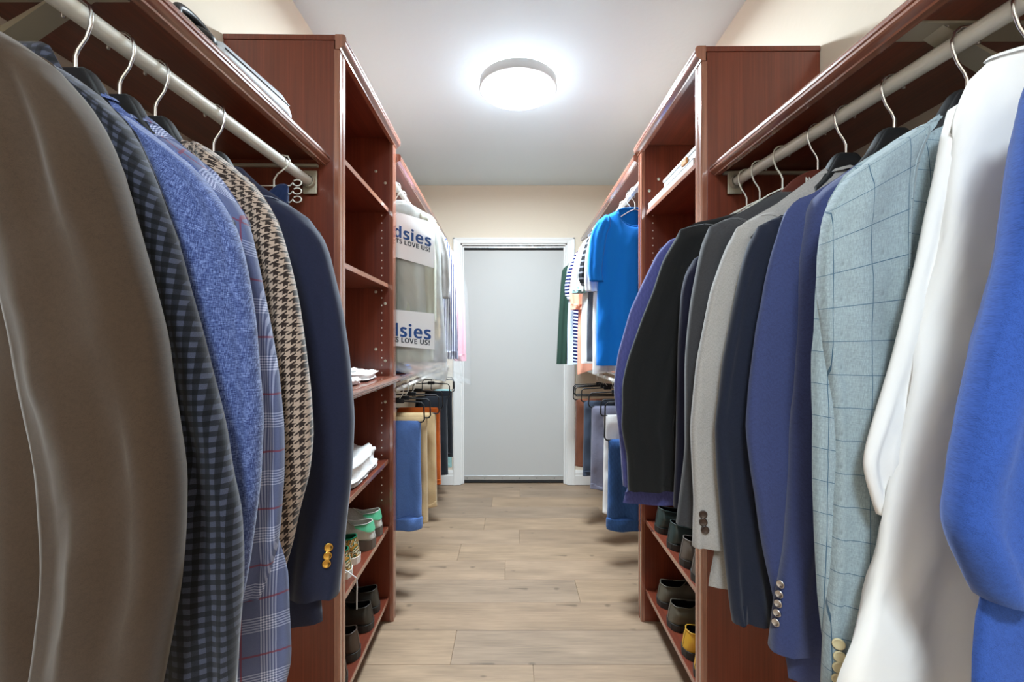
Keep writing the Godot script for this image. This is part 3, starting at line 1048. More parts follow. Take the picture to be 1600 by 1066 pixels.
func hanging_clothes() -> void:
	var L := 1.0
	var R := -1.0
	jacket({"sg": L, "Z": 0.478, "m": "camel", "collar": false, "label": "camel brown wool jacket, the nearest garment on its rod", "k": 6, "hem": -1.0, "T": 0.02, "sb": 0.034, "sw": 0.15, "so": 0.012, "fold": 0.007,
		"E": [[0.046, -0.127], [0.081, -0.141], [0.106, -0.151], [0.132, -0.187], [0.161, -0.229], [0.182, -0.277], [0.195, -0.323], [0.216, -0.393], [0.229, -0.442], [0.237, -0.505], [0.246, -0.558], [0.251, -0.596], [0.250, -0.653], [0.245, -0.716], [0.235, -0.771], [0.224, -0.828], [0.218, -0.87]], "se": [[0.117, -0.165], [0.139, -0.187], [0.168, -0.229], [0.189, -0.277], [0.202, -0.323], [0.223, -0.393], [0.236, -0.442], [0.244, -0.505], [0.253, -0.558], [0.258, -0.596], [0.257, -0.653], [0.252, -0.716], [0.242, -0.771], [0.231, -0.828], [0.225, -0.87]]})
	jacket({"sg": L, "Z": 0.545, "m": "dark_check", "collar": false, "label": "dark charcoal small-check jacket between the camel jacket and the blue tweed one", "k": 6, "hem": -1.0, "T": 0.018, "sb": 0.024,
		"E": [[0.03, -0.085], [0.054, -0.129], [0.090, -0.152], [0.122, -0.176], [0.141, -0.200], [0.169, -0.263], [0.194, -0.334], [0.208, -0.389], [0.224, -0.445], [0.244, -0.524], [0.253, -0.560], [0.261, -0.619], [0.271, -0.658], [0.274, -0.708], [0.274, -0.753], [0.269, -0.812], [0.265, -0.876]], "se": [[0.09, -0.152], [0.122, -0.176], [0.141, -0.200], [0.169, -0.263], [0.194, -0.334], [0.208, -0.389], [0.224, -0.445], [0.244, -0.524], [0.253, -0.560], [0.261, -0.619], [0.271, -0.658], [0.274, -0.708], [0.274, -0.753], [0.269, -0.812], [0.265, -0.876]]})
	jacket({"sg": L, "Z": 0.610, "m": "blue_tweed", "label": "blue crosshatched tweed jacket on a black hanger beside the dark check jacket", "k": 5, "hem": -0.98, "T": 0.018, "sb": 0.024, "sw": 0.12,
		"E": [[0.036, -0.109], [0.084, -0.152], [0.124, -0.183], [0.159, -0.209], [0.199, -0.258], [0.220, -0.293], [0.235, -0.343], [0.249, -0.426], [0.254, -0.492], [0.260, -0.558], [0.258, -0.591], [0.256, -0.645], [0.247, -0.715], [0.239, -0.771], [0.232, -0.806], [0.222, -0.85]], "se": [[0.11, -0.178], [0.159, -0.209], [0.199, -0.258], [0.220, -0.293], [0.235, -0.343], [0.249, -0.426], [0.254, -0.492], [0.260, -0.558], [0.258, -0.591], [0.256, -0.645], [0.247, -0.715], [0.239, -0.771], [0.232, -0.806], [0.222, -0.85]]})
	jacket({"sg": L, "Z": 0.676, "m": "plaid", "label": "navy and white plaid jacket with faint red lines beside the houndstooth jacket", "k": 4, "hem": -0.985, "T": 0.018, "sb": 0.022, "sw": 0.12, "so": 0.008,
		"be": [[0.2, -0.276], [0.2, -0.4], [0.205, -0.6], [0.235, -0.74], [0.256, -0.80], [0.264, -0.95], [0.25, -0.985]],
		"E": [[0.040, -0.109], [0.110, -0.168], [0.149, -0.199], [0.173, -0.232], [0.200, -0.276], [0.216, -0.349], [0.231, -0.423], [0.244, -0.496], [0.253, -0.588], [0.253, -0.659], [0.246, -0.751], [0.235, -0.805], [0.223, -0.842]], "se": [[0.12, -0.178], [0.173, -0.232], [0.200, -0.276], [0.216, -0.349], [0.231, -0.423], [0.244, -0.496], [0.253, -0.588], [0.253, -0.659], [0.246, -0.751], [0.235, -0.805], [0.223, -0.842]]})
	jacket({"sg": L, "Z": 0.741, "m": "houndstooth", "label": "brown and cream houndstooth jacket between the plaid jacket and the navy blazer", "k": 4, "hem": -0.96, "T": 0.02, "sb": 0.028, "sw": 0.12,
		"E": [[0.049, -0.117], [0.108, -0.151], [0.157, -0.183], [0.183, -0.215], [0.207, -0.258], [0.225, -0.319], [0.239, -0.379], [0.251, -0.459], [0.261, -0.540], [0.265, -0.613], [0.258, -0.678], [0.241, -0.739], [0.231, -0.791], [0.219, -0.831]], "se": [[0.12, -0.16], [0.157, -0.183], [0.183, -0.215], [0.207, -0.258], [0.225, -0.319], [0.239, -0.379], [0.251, -0.459], [0.261, -0.540], [0.265, -0.613], [0.258, -0.678], [0.241, -0.739], [0.231, -0.791], [0.219, -0.831]]})
	jacket({"sg": L, "Z": 0.879, "m": "navy", "label": "navy blazer with three gold sleeve buttons hanging next to the shelf tower", "k": 4, "hem": -1.03, "T": 0.026, "sb": 0.034, "sw": 0.135, "so": 0.008, "ha": 0.215, "fold": 0.005, "hemtilt": 0.015,
		"buttons": [[0.241, -0.85, 0.0085], [0.239, -0.866, 0.0085], [0.237, -0.881, 0.0085]], "bm": "brass",
		"E": [[0.051, -0.107], [0.087, -0.142], [0.144, -0.180], [0.186, -0.212], [0.213, -0.241], [0.228, -0.274], [0.256, -0.389], [0.270, -0.484], [0.280, -0.604], [0.275, -0.720], [0.264, -0.816], [0.256, -0.901], [0.250, -0.954]]})
	for q in [[0.610, "broad", "black broad hanger with a silver hook holding the blue tweed jacket"], [0.676, "broad", "black broad hanger with a silver hook holding the plaid jacket"], [0.741, "broad", "black broad hanger with a silver hook holding the houndstooth jacket"], [0.879, "broad", "black broad hanger with a thin dark hook holding the navy blazer with gold buttons"]]:
		hanger(L, Vector3(near_rod_x(L, q[0]), ROD, -q[0]), q[1], q[2], 0.0, "hangers on the tweed jackets' rod")
	# folded jeans on a tiered trouser hanger beside the tower
	var jz := 1.123
	var t := thing("trouser_hanger", "tiered wire trouser hanger with three end loops beside the shelf tower", "hanger", Vector3(near_rod_x(L, jz), ROD, -jz))
	var hp := PackedVector3Array()
	for q in [[-0.021, -0.06], [-0.021, -0.045], [-0.012, -0.03], [0.012, -0.012], [0.0205, 0.0], [0.0145, 0.0145], [0.0, 0.018], [-0.0145, 0.0125], [-0.019, 0.0]]:
		hp.append(Vector3(q[0], q[1], 0))
	put(t, "hook", Geo.new().tube(hp, 0.002, 8), M.nickel)
	for k in 3:
		var y := -0.06 - 0.021 * k
		var w := PackedVector3Array([Vector3(-0.16, y, 0), Vector3(0.02, y, 0)])
		for s in 9:
			var p := PI + TAU * s / 9.0
			w.append(Vector3(0.04 + 0.011 * cos(p), y + 0.006 + 0.008 * sin(p), 0.004))
		put(t, "bar", Geo.new().tube(w, 0.0016, 6), M.nickel)
	put(t, "post", Geo.new().tube(PackedVector3Array([Vector3(-0.021, -0.058, 0), Vector3(-0.021, -0.104, 0)]), 0.002, 6), M.nickel)
	var j := thing("folded_jeans", "dark blue jeans folded over the tiered trouser hanger", "jeans", Vector3(near_rod_x(L, jz), ROD, -jz))
	put(j, "legs", body_geo({"sh": [[0.005, -0.055], [0.012, -0.057], [0.016, -0.06]], "be": [[0.016, -0.06], [0.018, -0.3], [0.02, -0.62]], "hem": -0.62, "T": 0.02, "aw": 0.17, "fold": 0.003}, L, 3.3), M.dark_denim)

	# the other rod, from the camera inwards
	jacket({"sg": R, "Z": 0.462, "m": "cobalt", "label": "bright cobalt blue jacket hanging in front of the white shirt", "k": 2, "hem": -0.95, "T": 0.022, "sb": 0.034, "sw": 0.14, "so": 0.01, "aw": 0.15, "wr": 0.008, "collar": false,
		"be": [[0.16, -0.196], [0.17, -0.35], [0.175, -0.55], [0.19, -0.66], [0.214, -0.735], [0.217, -0.80], [0.222, -0.95]],
		"E": [[0.136, -0.139], [0.152, -0.165], [0.162, -0.196], [0.170, -0.239], [0.180, -0.299], [0.190, -0.366], [0.199, -0.399], [0.216, -0.460], [0.235, -0.544], [0.240, -0.569], [0.250, -0.644], [0.238, -0.677], [0.218, -0.717]]})
	jacket({"sg": R, "Z": 0.588, "m": "white_cotton", "called": "dress_shirt", "cat": "shirt", "label": "plain white dress shirt between the cobalt jacket and the windowpane jacket", "k": 4, "hem": -0.98, "T": 0.022, "sb": 0.013, "sw": 0.1, "so": -0.011, "aw": 0.17, "fold": 0.01,
		"be": [[0.1, -0.177], [0.12, -0.33], [0.15, -0.45], [0.175, -0.60], [0.193, -0.676], [0.206, -0.750], [0.216, -0.795], [0.232, -0.844], [0.255, -0.892], [0.262, -0.98]],
		"E": [[0.02, -0.066], [0.048, -0.077], [0.081, -0.109], [0.096, -0.142], [0.105, -0.177], [0.113, -0.222], [0.126, -0.280], [0.138, -0.341], [0.155, -0.409], [0.172, -0.478], [0.193, -0.547], [0.200, -0.569], [0.213, -0.618], [0.208, -0.643], [0.193, -0.69]]})
	jacket({"sg": R, "Z": 0.664, "m": "windowpane", "label": "pale blue-grey windowpane check jacket with cream sleeve buttons", "k": 5, "hem": -1.0, "T": 0.02, "sb": 0.026, "sw": 0.13, "so": 0.01,
		"be": [[0.207, -0.243], [0.222, -0.328], [0.229, -0.42], [0.233, -0.52], [0.232, -0.7], [0.222, -0.85], [0.205, -1.0]],
		"buttons": [[0.2105, -0.893, 0.0085], [0.2095, -0.911, 0.0085], [0.2105, -0.927, 0.0085], [0.2115, -0.944, 0.0085]], "bm": "cream_button",
		"E": [[0.037, -0.111], [0.074, -0.137], [0.112, -0.158], [0.159, -0.185], [0.186, -0.208], [0.207, -0.243], [0.219, -0.268], [0.227, -0.328]], "se": [[0.13, -0.172], [0.186, -0.208], [0.207, -0.243], [0.219, -0.268], [0.227, -0.328], [0.228, -0.381], [0.222, -0.461], [0.214, -0.519], [0.207, -0.614], [0.209, -0.725], [0.212, -0.805], [0.219, -0.88], [0.222, -0.975]]})
	jacket({"sg": R, "Z": 0.780, "m": "bright_navy", "label": "bright navy blazer with a row of silver sleeve buttons", "k": 5, "hem": -1.05, "T": 0.02, "sb": 0.03, "sw": 0.13, "so": 0.02,
		"be": [[0.199, -0.249], [0.212, -0.284], [0.228, -0.351], [0.240, -0.414], [0.250, -0.478], [0.256, -0.531], [0.262, -0.605], [0.257, -0.669], [0.237, -0.797], [0.216, -0.904], [0.186, -1.037]],
		"buttons": [[0.218, -0.868, 0.007], [0.220, -0.885, 0.007], [0.222, -0.901, 0.007], [0.224, -0.917, 0.007], [0.226, -0.933, 0.007]], "bm": "silver",
		"E": [[0.054, -0.134], [0.103, -0.169], [0.145, -0.195], [0.170, -0.204], [0.187, -0.220], [0.199, -0.249], [0.212, -0.284]], "se": [[0.12, -0.185], [0.160, -0.21], [0.177, -0.305], [0.180, -0.418], [0.186, -0.531], [0.194, -0.605], [0.198, -0.700], [0.204, -0.809], [0.219, -0.898], [0.230, -0.985]]})
	jacket({"sg": R, "Z": 0.833, "m": "ink", "label": "dark inky navy jacket squeezed between the bright navy blazer and the light grey jacket", "k": 2, "hem": -0.985, "T": 0.012, "fold": 0.004, "sb": 0.018, "so": 0.003, "sw": 0.1, "hemtilt": -0.01, "ha": 0.2,
		"E": [[0.160, -0.216], [0.204, -0.239], [0.221, -0.259], [0.238, -0.310], [0.255, -0.395], [0.275, -0.496], [0.279, -0.535], [0.289, -0.615], [0.285, -0.705], [0.274, -0.831], [0.261, -0.952], [0.256, -0.983]]})
	jacket({"sg": R, "Z": 0.884, "m": "light_grey", "label": "light grey suit jacket with dark brown sleeve buttons", "k": 4, "hem": -0.945, "T": 0.017, "sb": 0.02, "so": 0.004, "sw": 0.125, "ha": 0.275,
		"buttons": [[0.292, -0.795, 0.008], [0.292, -0.81, 0.008], [0.289, -0.825, 0.008]], "bm": "horn",
		"E": [[0.041, -0.109], [0.137, -0.180], [0.198, -0.215], [0.216, -0.229], [0.231, -0.251], [0.245, -0.282], [0.271, -0.355], [0.285, -0.427], [0.299, -0.498], [0.303, -0.541], [0.311, -0.625], [0.308, -0.697], [0.304, -0.769], [0.307, -0.864]]})
	jacket({"sg": R, "Z": 0.955, "m": "charcoal", "label": "charcoal grey jacket behind the light grey suit jacket", "k": 3, "hem": -0.93, "T": 0.02, "sb": 0.026, "sw": 0.11,
		"E": [[0.085, -0.131], [0.175, -0.180], [0.235, -0.209], [0.250, -0.237], [0.261, -0.287], [0.276, -0.366], [0.285, -0.444], [0.289, -0.502], [0.289, -0.548], [0.289, -0.691], [0.300, -0.784], [0.308, -0.848]]})
	jacket({"sg": R, "Z": 1.065, "m": "midnight", "label": "midnight blue jacket between the charcoal jacket and the black wool coat", "k": 2, "hem": -0.87, "T": 0.02, "sb": 0.026, "sw": 0.11,
		"E": [[0.126, -0.205], [0.212, -0.257], [0.233, -0.281], [0.247, -0.334], [0.254, -0.443], [0.257, -0.559], [0.260, -0.714], [0.266, -0.853]]})
	jacket({"sg": R, "Z": 1.155, "m": "black_wool", "called": "wool_coat", "cat": "coat", "label": "black wool coat with a bulging elbow in front of the violet denim jacket", "k": 4, "hem": -0.83, "T": 0.02, "sb": 0.024, "sw": 0.15, "ha": 0.3, "wr": 0.005,
		"E": [[0.042, -0.114], [0.111, -0.134], [0.163, -0.144], [0.207, -0.164], [0.220, -0.186], [0.254, -0.243], [0.281, -0.327], [0.309, -0.395], [0.348, -0.507], [0.361, -0.568], [0.360, -0.635], [0.363, -0.668], [0.361, -0.692], [0.348, -0.754], [0.345, -0.843]]})
	jacket({"sg": R, "Z": 1.212, "m": "violet_denim", "called": "denim_jacket", "label": "violet blue denim jacket, the last one on its rod beside the shelf tower", "k": 3, "hem": -0.9, "T": 0.02, "sb": 0.024, "sw": 0.14, "ha": 0.34,
		"E": [[0.097, -0.133], [0.150, -0.154], [0.206, -0.179], [0.240, -0.203], [0.280, -0.283], [0.319, -0.367], [0.354, -0.490], [0.365, -0.573], [0.363, -0.617], [0.356, -0.663], [0.347, -0.749], [0.340, -0.85]]})
	for q in [[0.588, "broad", "black broad hanger with a silver hook holding the white dress shirt"], [0.664, "broad", "black broad hanger with a silver hook holding the windowpane jacket"], [0.781, "broad", "black broad hanger with a silver hook holding the bright navy blazer"], [0.884, "broad", "black broad hanger with a silver hook holding the light grey jacket"], [0.958, "wood", "thin brown wooden hanger with small pale lettering holding the charcoal jacket"], [1.07, "wire", "thin wire hanger holding the midnight blue jacket"], [1.157, "wire", "thin wire hanger holding the black wool coat"], [1.214, "wire", "thin wire hanger nearest the shelf tower holding the violet denim jacket"]]:
		hanger(R, Vector3(near_rod_x(R, q[0]), ROD, -q[0]), q[1], q[2], 0.0, "hangers on the navy blazers' rod", 0.06 if q[0] < 0.6 else 0.072)


# ---------------------------------------------------------------- the back section

func shirt(sg: float, Z: float, d: Dictionary) -> Node3D:
	var at := Vector3(back_rod_x(sg, Z), BACK_ROD, -Z)
	var o := thing(d.get("called", "tee_shirt"), d.label, "shirt", at, d.get("yaw", 0.0), d.get("group", ""))
	var sh: Array = [[0.05, -0.082], [0.075, -0.09], [0.12, -0.112], [0.165, -0.134], [0.185, -0.16]]
	var hw: float = d.get("hw", 0.185)
	var be: Array = [[0.185, -0.16], [hw - 0.01, -0.36], [hw, -0.6], [hw, d.hem]]
	put(o, "body", body_geo({"sh": sh, "be": be, "hem": d.hem, "T": d.get("T", 0.022), "aw": 0.19, "fold": 0.01, "nr": 34, "nc": 40, "neck": 0.085, "hemtilt": d.get("hemtilt", 0.0)}, sg, Z * 9.0), M[d.m])
	var E: Array = d.get("E", [[0.13, -0.116], [0.165, -0.134], [0.198, -0.18], [0.212, -0.225], [0.219, -0.3], [0.221, -0.384], [0.212, -0.425]])
	put(o, "sleeve", sleeve_geo(E, sg, d.get("sw", 0.075), d.get("sb", 0.024), 0.01, Z * 3.0, 0.004), M[d.get("sm", d.m)])
	put(o, "sleeve", sleeve_geo(E, sg, d.get("sw", 0.075), 0.018, 0.004, Z * 5.0, 0.003, -1.0), M[d.get("sm", d.m)])
	if d.has("cuff"):
		var e: Array = E[-1]
		put(o, "cuff", sleeve_geo([[e[0] + 0.004, e[1] + 0.012], [e[0] + 0.004, e[1] - d.get("cuffh", 0.02)]], sg, d.get("sw", 0.075), d.get("sb", 0.024) + 0.001, 0.01, Z, 0.001, 1.0, 0.001), M[d.cuff])
	var band := PackedVector3Array()
	for i in 25:
		var a := lerpf(-0.078, 0.078, i / 24.0)
		band.append(Vector3(a * sg, shoulder(sh, absf(a)) - 0.085 * sqrt(maxf(0.0, 1.0 - pow(a / 0.078, 2.0))), 0.0045))
	for i in 13:
		var a := lerpf(0.078, -0.078, i / 12.0)
		band.append(Vector3(a * sg, shoulder(sh, absf(a)) + 0.001, -0.003))
	put(o, "neckband", Geo.new().tube(band, 0.0035, 8), M[d.get("nm", d.m)])
	return o


func bag(Z: float, d: Dictionary) -> Node3D:
	var o := thing("garment_bag", d.label, "garment bag", Vector3(back_rod_x(1.0, Z), BACK_ROD, -Z), 0.0, "plastic garment bags")
	var spec := {"sh": d.sh, "be": d.be, "hem": d.hem, "T": d.T, "aw": 0.2, "fold": 0.011, "nr": 54, "nc": 44, "hemtilt": d.get("hemtilt", 0.0)}
	put(o, "film", body_geo(spec, 1.0, Z * 4.0), M[d.m])
	return o


func back_section() -> void:
	# dry-cleaned shirts in plastic
	var long_e := [[0.13, -0.116], [0.165, -0.134], [0.205, -0.2], [0.225, -0.3], [0.238, -0.5], [0.246, -0.72], [0.244, -0.77]]
	shirt(1.0, 2.012, {"called": "dress_shirt", "m": "sage_cotton", "hem": -0.80, "label": "pale sage dress shirt inside the printed plastic garment bag", "T": 0.026, "E": [[0.12, -0.116], [0.15, -0.134], [0.175, -0.2], [0.185, -0.35], [0.185, -0.62]], "hw": 0.17})
	shirt(1.0, 2.125, {"called": "dress_shirt", "m": "khaki", "hem": -0.70, "label": "beige dress shirt in the plastic behind the printed garment bag", "E": [[0.13, -0.116], [0.165, -0.134], [0.205, -0.2], [0.232, -0.3], [0.236, -0.42], [0.23, -0.5]], "sw": 0.09, "sm": "light_grey"})
	shirt(1.0, 2.36, {"called": "dress_shirt", "m": "stripe_shirt", "hem": -0.82, "label": "navy and white pinstripe dress shirt under clear plastic", "E": long_e, "sw": 0.09, "cuff": "stripe_shirt", "cuffh": 0.03})
	shirt(1.0, 2.78, {"called": "dress_shirt", "m": "pink_cotton", "hem": -0.80, "label": "pale pink dress shirt under clear plastic nearest the door", "E": [[0.13, -0.116], [0.165, -0.134], [0.205, -0.2], [0.23, -0.3], [0.245, -0.5], [0.252, -0.75], [0.25, -0.80]], "sw": 0.09, "cuff": "pink_cotton", "cuffh": 0.03})
	var shb := [[0.03, -0.062], [0.06, -0.075], [0.11, -0.105], [0.16, -0.14], [0.19, -0.18]]
	var b1 := {"label": "milky plastic garment bag with large blue printed lettering", "m": "milky_film", "hem": -0.838, "hemtilt": -0.045, "T": 0.042, "sh": shb, "be": [[0.19, -0.18], [0.205, -0.28], [0.21, -0.45], [0.222, -0.6], [0.235, -0.75], [0.236, -0.83], [0.2, -0.88]]}
	var o := bag(2.012, b1)
	bag(2.36, {"label": "clear plastic garment bag over the pinstripe dress shirt", "m": "clear_film", "hem": -0.832, "hemtilt": -0.075, "T": 0.05, "sh": shb, "be": [[0.19, -0.18], [0.23, -0.25], [0.255, -0.4], [0.268, -0.7], [0.27, -0.88], [0.25, -0.925]]})
	bag(2.78, {"label": "clear plastic garment bag over the pale pink dress shirt", "m": "clear_film", "hem": -0.83, "hemtilt": -0.108, "T": 0.055, "sh": shb, "be": [[0.19, -0.18], [0.235, -0.25], [0.262, -0.35], [0.28, -0.6], [0.285, -0.93], [0.25, -0.98]]})
	# printed panels on the first bag, laid over its surface
	for k in 2:
		var top: float = -0.125 if k == 0 else -0.565
		var bot: float = -0.33 if k == 0 else -0.725
		var P := []
		var U := []
		for i in 13:
			var row := PackedVector3Array()
			var uv := PackedVector2Array()
			for j in 21:
				var a := lerpf(-0.15, 0.185, j / 20.0)
				var y := lerpf(top, bot, i / 12.0) - (a * 0.28 if k == 0 else a * 0.1)
				row.append(Vector3(a, y, bag_front(a, y) + 0.010))
				uv.append(Vector2(a, y))
			P.append(row); U.append(uv)
		var panel := put(o, "print_panel", Geo.new().grid(P, U, false, Vector3(0, 0, 1)), M.print_white)
		var big := text_geo("Sudsies", 0.069 if k == 0 else 0.076, 0.002, true)
		var small := text_geo("GARMENTS LOVE US!", 0.027 if k == 0 else 0.030, 0.002, true)
		for q in 2:
			var g: Geo = big if q == 0 else small
			var hi := -1e9
			for p in g.v:
				hi = maxf(hi, p.x)
			for i in g.v.size():
				var p := g.v[i]
				var a := p.x - hi + (0.17 if q == 0 else 0.165)
				var base := (-0.215 if k == 0 else -0.655) if q == 0 else (-0.255 if k == 0 else -0.697)
				var y: float = p.y + base - (a * 0.28 if k == 0 else a * 0.1)
				g.v[i] = Vector3(a, y, bag_front(a, y) + 0.0115 + p.z)
			put(panel, "lettering", g, M.print_blue if q == 0 else M.print_black)
	for q in [[2.012, "wire hanger holding the printed plastic garment bag"], [2.125, "wire hanger holding the beige dress shirt"], [2.36, "wire hanger holding the pinstripe dress shirt"], [2.78, "wire hanger holding the pale pink dress shirt"]]:
		hanger(1.0, Vector3(back_rod_x(1.0, q[0]), BACK_ROD, -q[0]), "wire", q[1], 0.0, "wire hangers on the plastic-covered shirts' rod")
	# tee shirts opposite
	var R := -1.0
	shirt(R, 2.07, {"m": "royal_blue", "hem": -0.82, "label": "bright royal blue tee shirt hanging beside the shelf tower", "hw": 0.18, "T": 0.026, "sb": 0.03})
	shirt(R, 2.145, {"m": "white_cotton", "hem": -0.838, "hemtilt": -0.03, "label": "white tee shirt half hidden behind the royal blue tee", "E": [[0.13, -0.116], [0.165, -0.134], [0.2, -0.2], [0.222, -0.3], [0.226, -0.42], [0.22, -0.465]], "sw": 0.07})
	shirt(R, 2.28, {"m": "slate_jersey", "sm": "grey_band", "hem": -0.81, "label": "slate grey tee shirt with dark banded sleeves", "hw": 0.19, "E": [[0.13, -0.116], [0.165, -0.134], [0.2, -0.2], [0.225, -0.3], [0.238, -0.38], [0.22, -0.42]], "sw": 0.06})
	shirt(R, 2.48, {"m": "white_cotton", "cuff": "teal_cotton", "cuffh": 0.008, "hem": -0.83, "label": "white polo shirt with teal sleeve edging", "hw": 0.19, "E": [[0.13, -0.116], [0.165, -0.134], [0.2, -0.2], [0.228, -0.3], [0.246, -0.38], [0.24, -0.43]], "sw": 0.09})
	shirt(R, 2.62, {"m": "salmon", "hem": -0.838, "hemtilt": -0.07, "cuff": "salmon", "label": "salmon pink tee shirt with a longer hem", "hw": 0.19, "E": [[0.13, -0.116], [0.165, -0.134], [0.2, -0.2], [0.226, -0.3], [0.24, -0.42], [0.232, -0.5]], "sw": 0.09})
	shirt(R, 2.83, {"m": "navy_band", "hem": -0.842, "label": "navy and white banded tee shirt", "hw": 0.19, "E": [[0.13, -0.116], [0.165, -0.134], [0.2, -0.2], [0.23, -0.27], [0.245, -0.36], [0.24, -0.42]], "sw": 0.06})
	shirt(R, 2.97, {"m": "pale_blue_cotton", "hem": -0.845, "hemtilt": -0.02, "label": "pale blue tee shirt beside the dark green one", "hw": 0.21})
	shirt(R, 3.17, {"called": "long_sleeved_shirt", "m": "forest", "hem": -0.84, "label": "dark green long-sleeved shirt nearest the door", "E": [[0.13, -0.13], [0.185, -0.16], [0.224, -0.19], [0.235, -0.3], [0.248, -0.5], [0.262, -0.8], [0.266, -0.87]], "sw": 0.09})
	for q in [[2.07, "royal blue tee shirt"], [2.145, "white tee shirt"], [2.28, "slate grey tee shirt"], [2.48, "white polo shirt"], [2.62, "salmon pink tee shirt"], [2.83, "navy banded tee shirt"], [2.97, "pale blue tee shirt"], [3.17, "dark green long-sleeved shirt"]]:
		hanger(R, Vector3(back_rod_x(R, q[0]), BACK_ROD, -q[0]), "wire", "white wire hanger holding the " + q[1], 0.0, "wire hangers on the tee shirts' rod")
	# trousers folded over bars
	var L := 1.0
	trousers(L, 1.995, "chino_blue", -0.145, 0.098, -0.63, "blue chinos with rolled cuffs hanging beside the shelf tower", true)
	trousers(L, 2.105, "khaki", -0.145, 0.107, -0.645, "tan khaki trousers right behind the blue chinos", false)
	trousers(L, 2.26, "khaki", -0.15, 0.125, -0.63, "wider tan khaki trousers between the first khakis and the rust pair", false)
	trousers(L, 2.42, "rust", -0.148, 0.122, -0.57, "rust orange trousers on a black hanger", false)
	trousers(L, 2.85, "black_cotton", -0.14, 0.105, -0.645, "black trousers behind the rust orange pair", false)
	trousers(L, 3.15, "black_cotton", -0.14, 0.1, -0.61, "second pair of black trousers nearer the door", false)
	trousers(L, 3.35, "teal_cotton", -0.15, 0.07, -0.74, "pale teal trousers nearest the door", false)
	trousers(R, 1.985, "denim", -0.225, 0.118, -0.63, "blue jeans hanging low beside the shelf tower", true)
	trousers(R, 2.07, "white_cotton", -0.13, 0.12, -0.59, "white trousers next to the blue jeans", false)
	trousers(R, 2.35, "lilac_grey", -0.13, 0.13, -0.57, "lilac grey trousers behind the white pair", false)
	trousers(R, 2.56, "slate_trouser", -0.13, 0.138, -0.565, "dark slate trousers between the lilac grey and brown pairs", false)
	trousers(R, 2.80, "brown_cotton", -0.15, 0.152, -0.575, "brown trousers nearest the door", false)
	for q in [2.66, 2.72]:
		trouser_hanger(R, q, -0.115, 0.16, "empty black trouser hanger between the slate and brown trousers, " + ("the one in front" if q < 2.7 else "the one behind"))


func trouser_hanger(sg: float, Z: float, bar: float, hw: float, label: String) -> Node3D:
	var o := thing("trouser_hanger", label, "hanger", Vector3(low_rod_x(sg, Z), LOW_ROD, -Z), 0.0, "black trouser hangers on the lower rods")
	var hp := PackedVector3Array()
	for q in [[0.0, -0.052], [0.002, -0.045], [0.014, -0.028], [0.0185, -0.008], [0.0175, 0.004], [0.0105, 0.0125], [0.0, 0.0155], [-0.0105, 0.012], [-0.0165, 0.003]]:
		hp.append(Vector3(q[0] * sg, q[1], 0))
	put(o, "hook", Geo.new().tube(hp, 0.0018, 8), M.nickel)
	put(o, "neck", Geo.new().box(Vector3(-0.022, -0.066, -0.006), Vector3(0.022, -0.046, 0.006), 0.003), M.black_plastic)
	var fr := PackedVector3Array()
	var w := hw + 0.012
	var top := -0.062
	for q in [[-w, bar], [-w - 0.003, bar + 0.012], [-w, top - 0.012], [-w + 0.012, top], [0, top + 0.006], [w - 0.012, top], [w, top - 0.012], [w + 0.003, bar + 0.012], [w - 0.004, bar + 0.001], [w - 0.012, bar - 0.001]]:
		fr.append(Vector3(q[0] * sg, q[1], 0))
	put(o, "frame", Geo.new().tube(fr, 0.0035, 8), M.black_plastic)
	put(o, "bar", Geo.new().tube(PackedVector3Array([Vector3(-w * sg, bar, 0), Vector3((w - 0.01) * sg, bar, 0)]), 0.0035, 8), M.black_plastic)
	return o


func trousers(sg: float, Z: float, m: String, bar: float, hw: float, hem: float, label: String, rolled: bool) -> void:
	trouser_hanger(sg, Z, bar - 0.006, hw, "black open-ended trouser hanger holding the " + label.split(" hanging")[0].split(" right")[0].split(" behind")[0].split(" next")[0].split(" between")[0].split(" on a")[0])
	var o := thing("trousers" if m != "denim" else "jeans", label, "trousers" if m != "denim" else "jeans", Vector3(low_rod_x(sg, Z), LOW_ROD, -Z))
	var wide := hw * 1.0
	var be := [[hw, bar], [hw * 0.99, bar - 0.1], [wide * 1.02, lerpf(bar, hem, 0.6)], [wide * 1.04, hem]]
	var h2 := hem + (0.045 if rolled else 0.0)
	put(o, "legs", body_geo({"sh": [[hw * 0.4, bar], [hw * 0.85, bar - 0.001], [hw, bar - 0.004]], "be": be, "hem": h2, "T": 0.022, "aw": hw, "fold": 0.011, "nr": 30, "nc": 24}, sg, Z * 5.0), M[m])
	if rolled:
		var c := wide * 1.06
		put(o, "rolled_cuff", body_geo({"sh": [[c * 0.4, h2 + 0.012], [c * 0.85, h2 + 0.011], [c, h2 + 0.008]], "be": [[c, h2 + 0.008], [c * 1.04, h2 - 0.03], [c * 0.98, hem]], "hem": hem, "T": 0.03, "aw": c, "fold": 0.005, "nr": 12, "nc": 24}, sg, Z * 6.0), M[m])
	else:
		put(o, "hem_band", body_geo({"sh": [[hw * 0.4, hem + 0.03], [hw * 0.85, hem + 0.03], [wide * 1.035, hem + 0.03]], "be": [[wide * 1.035, hem + 0.03], [wide * 1.05, hem - 0.001]], "hem": hem - 0.001, "T": 0.0235, "aw": hw * 1.01, "fold": 0.011, "nr": 8, "nc": 24}, sg, Z * 5.0), M[m])


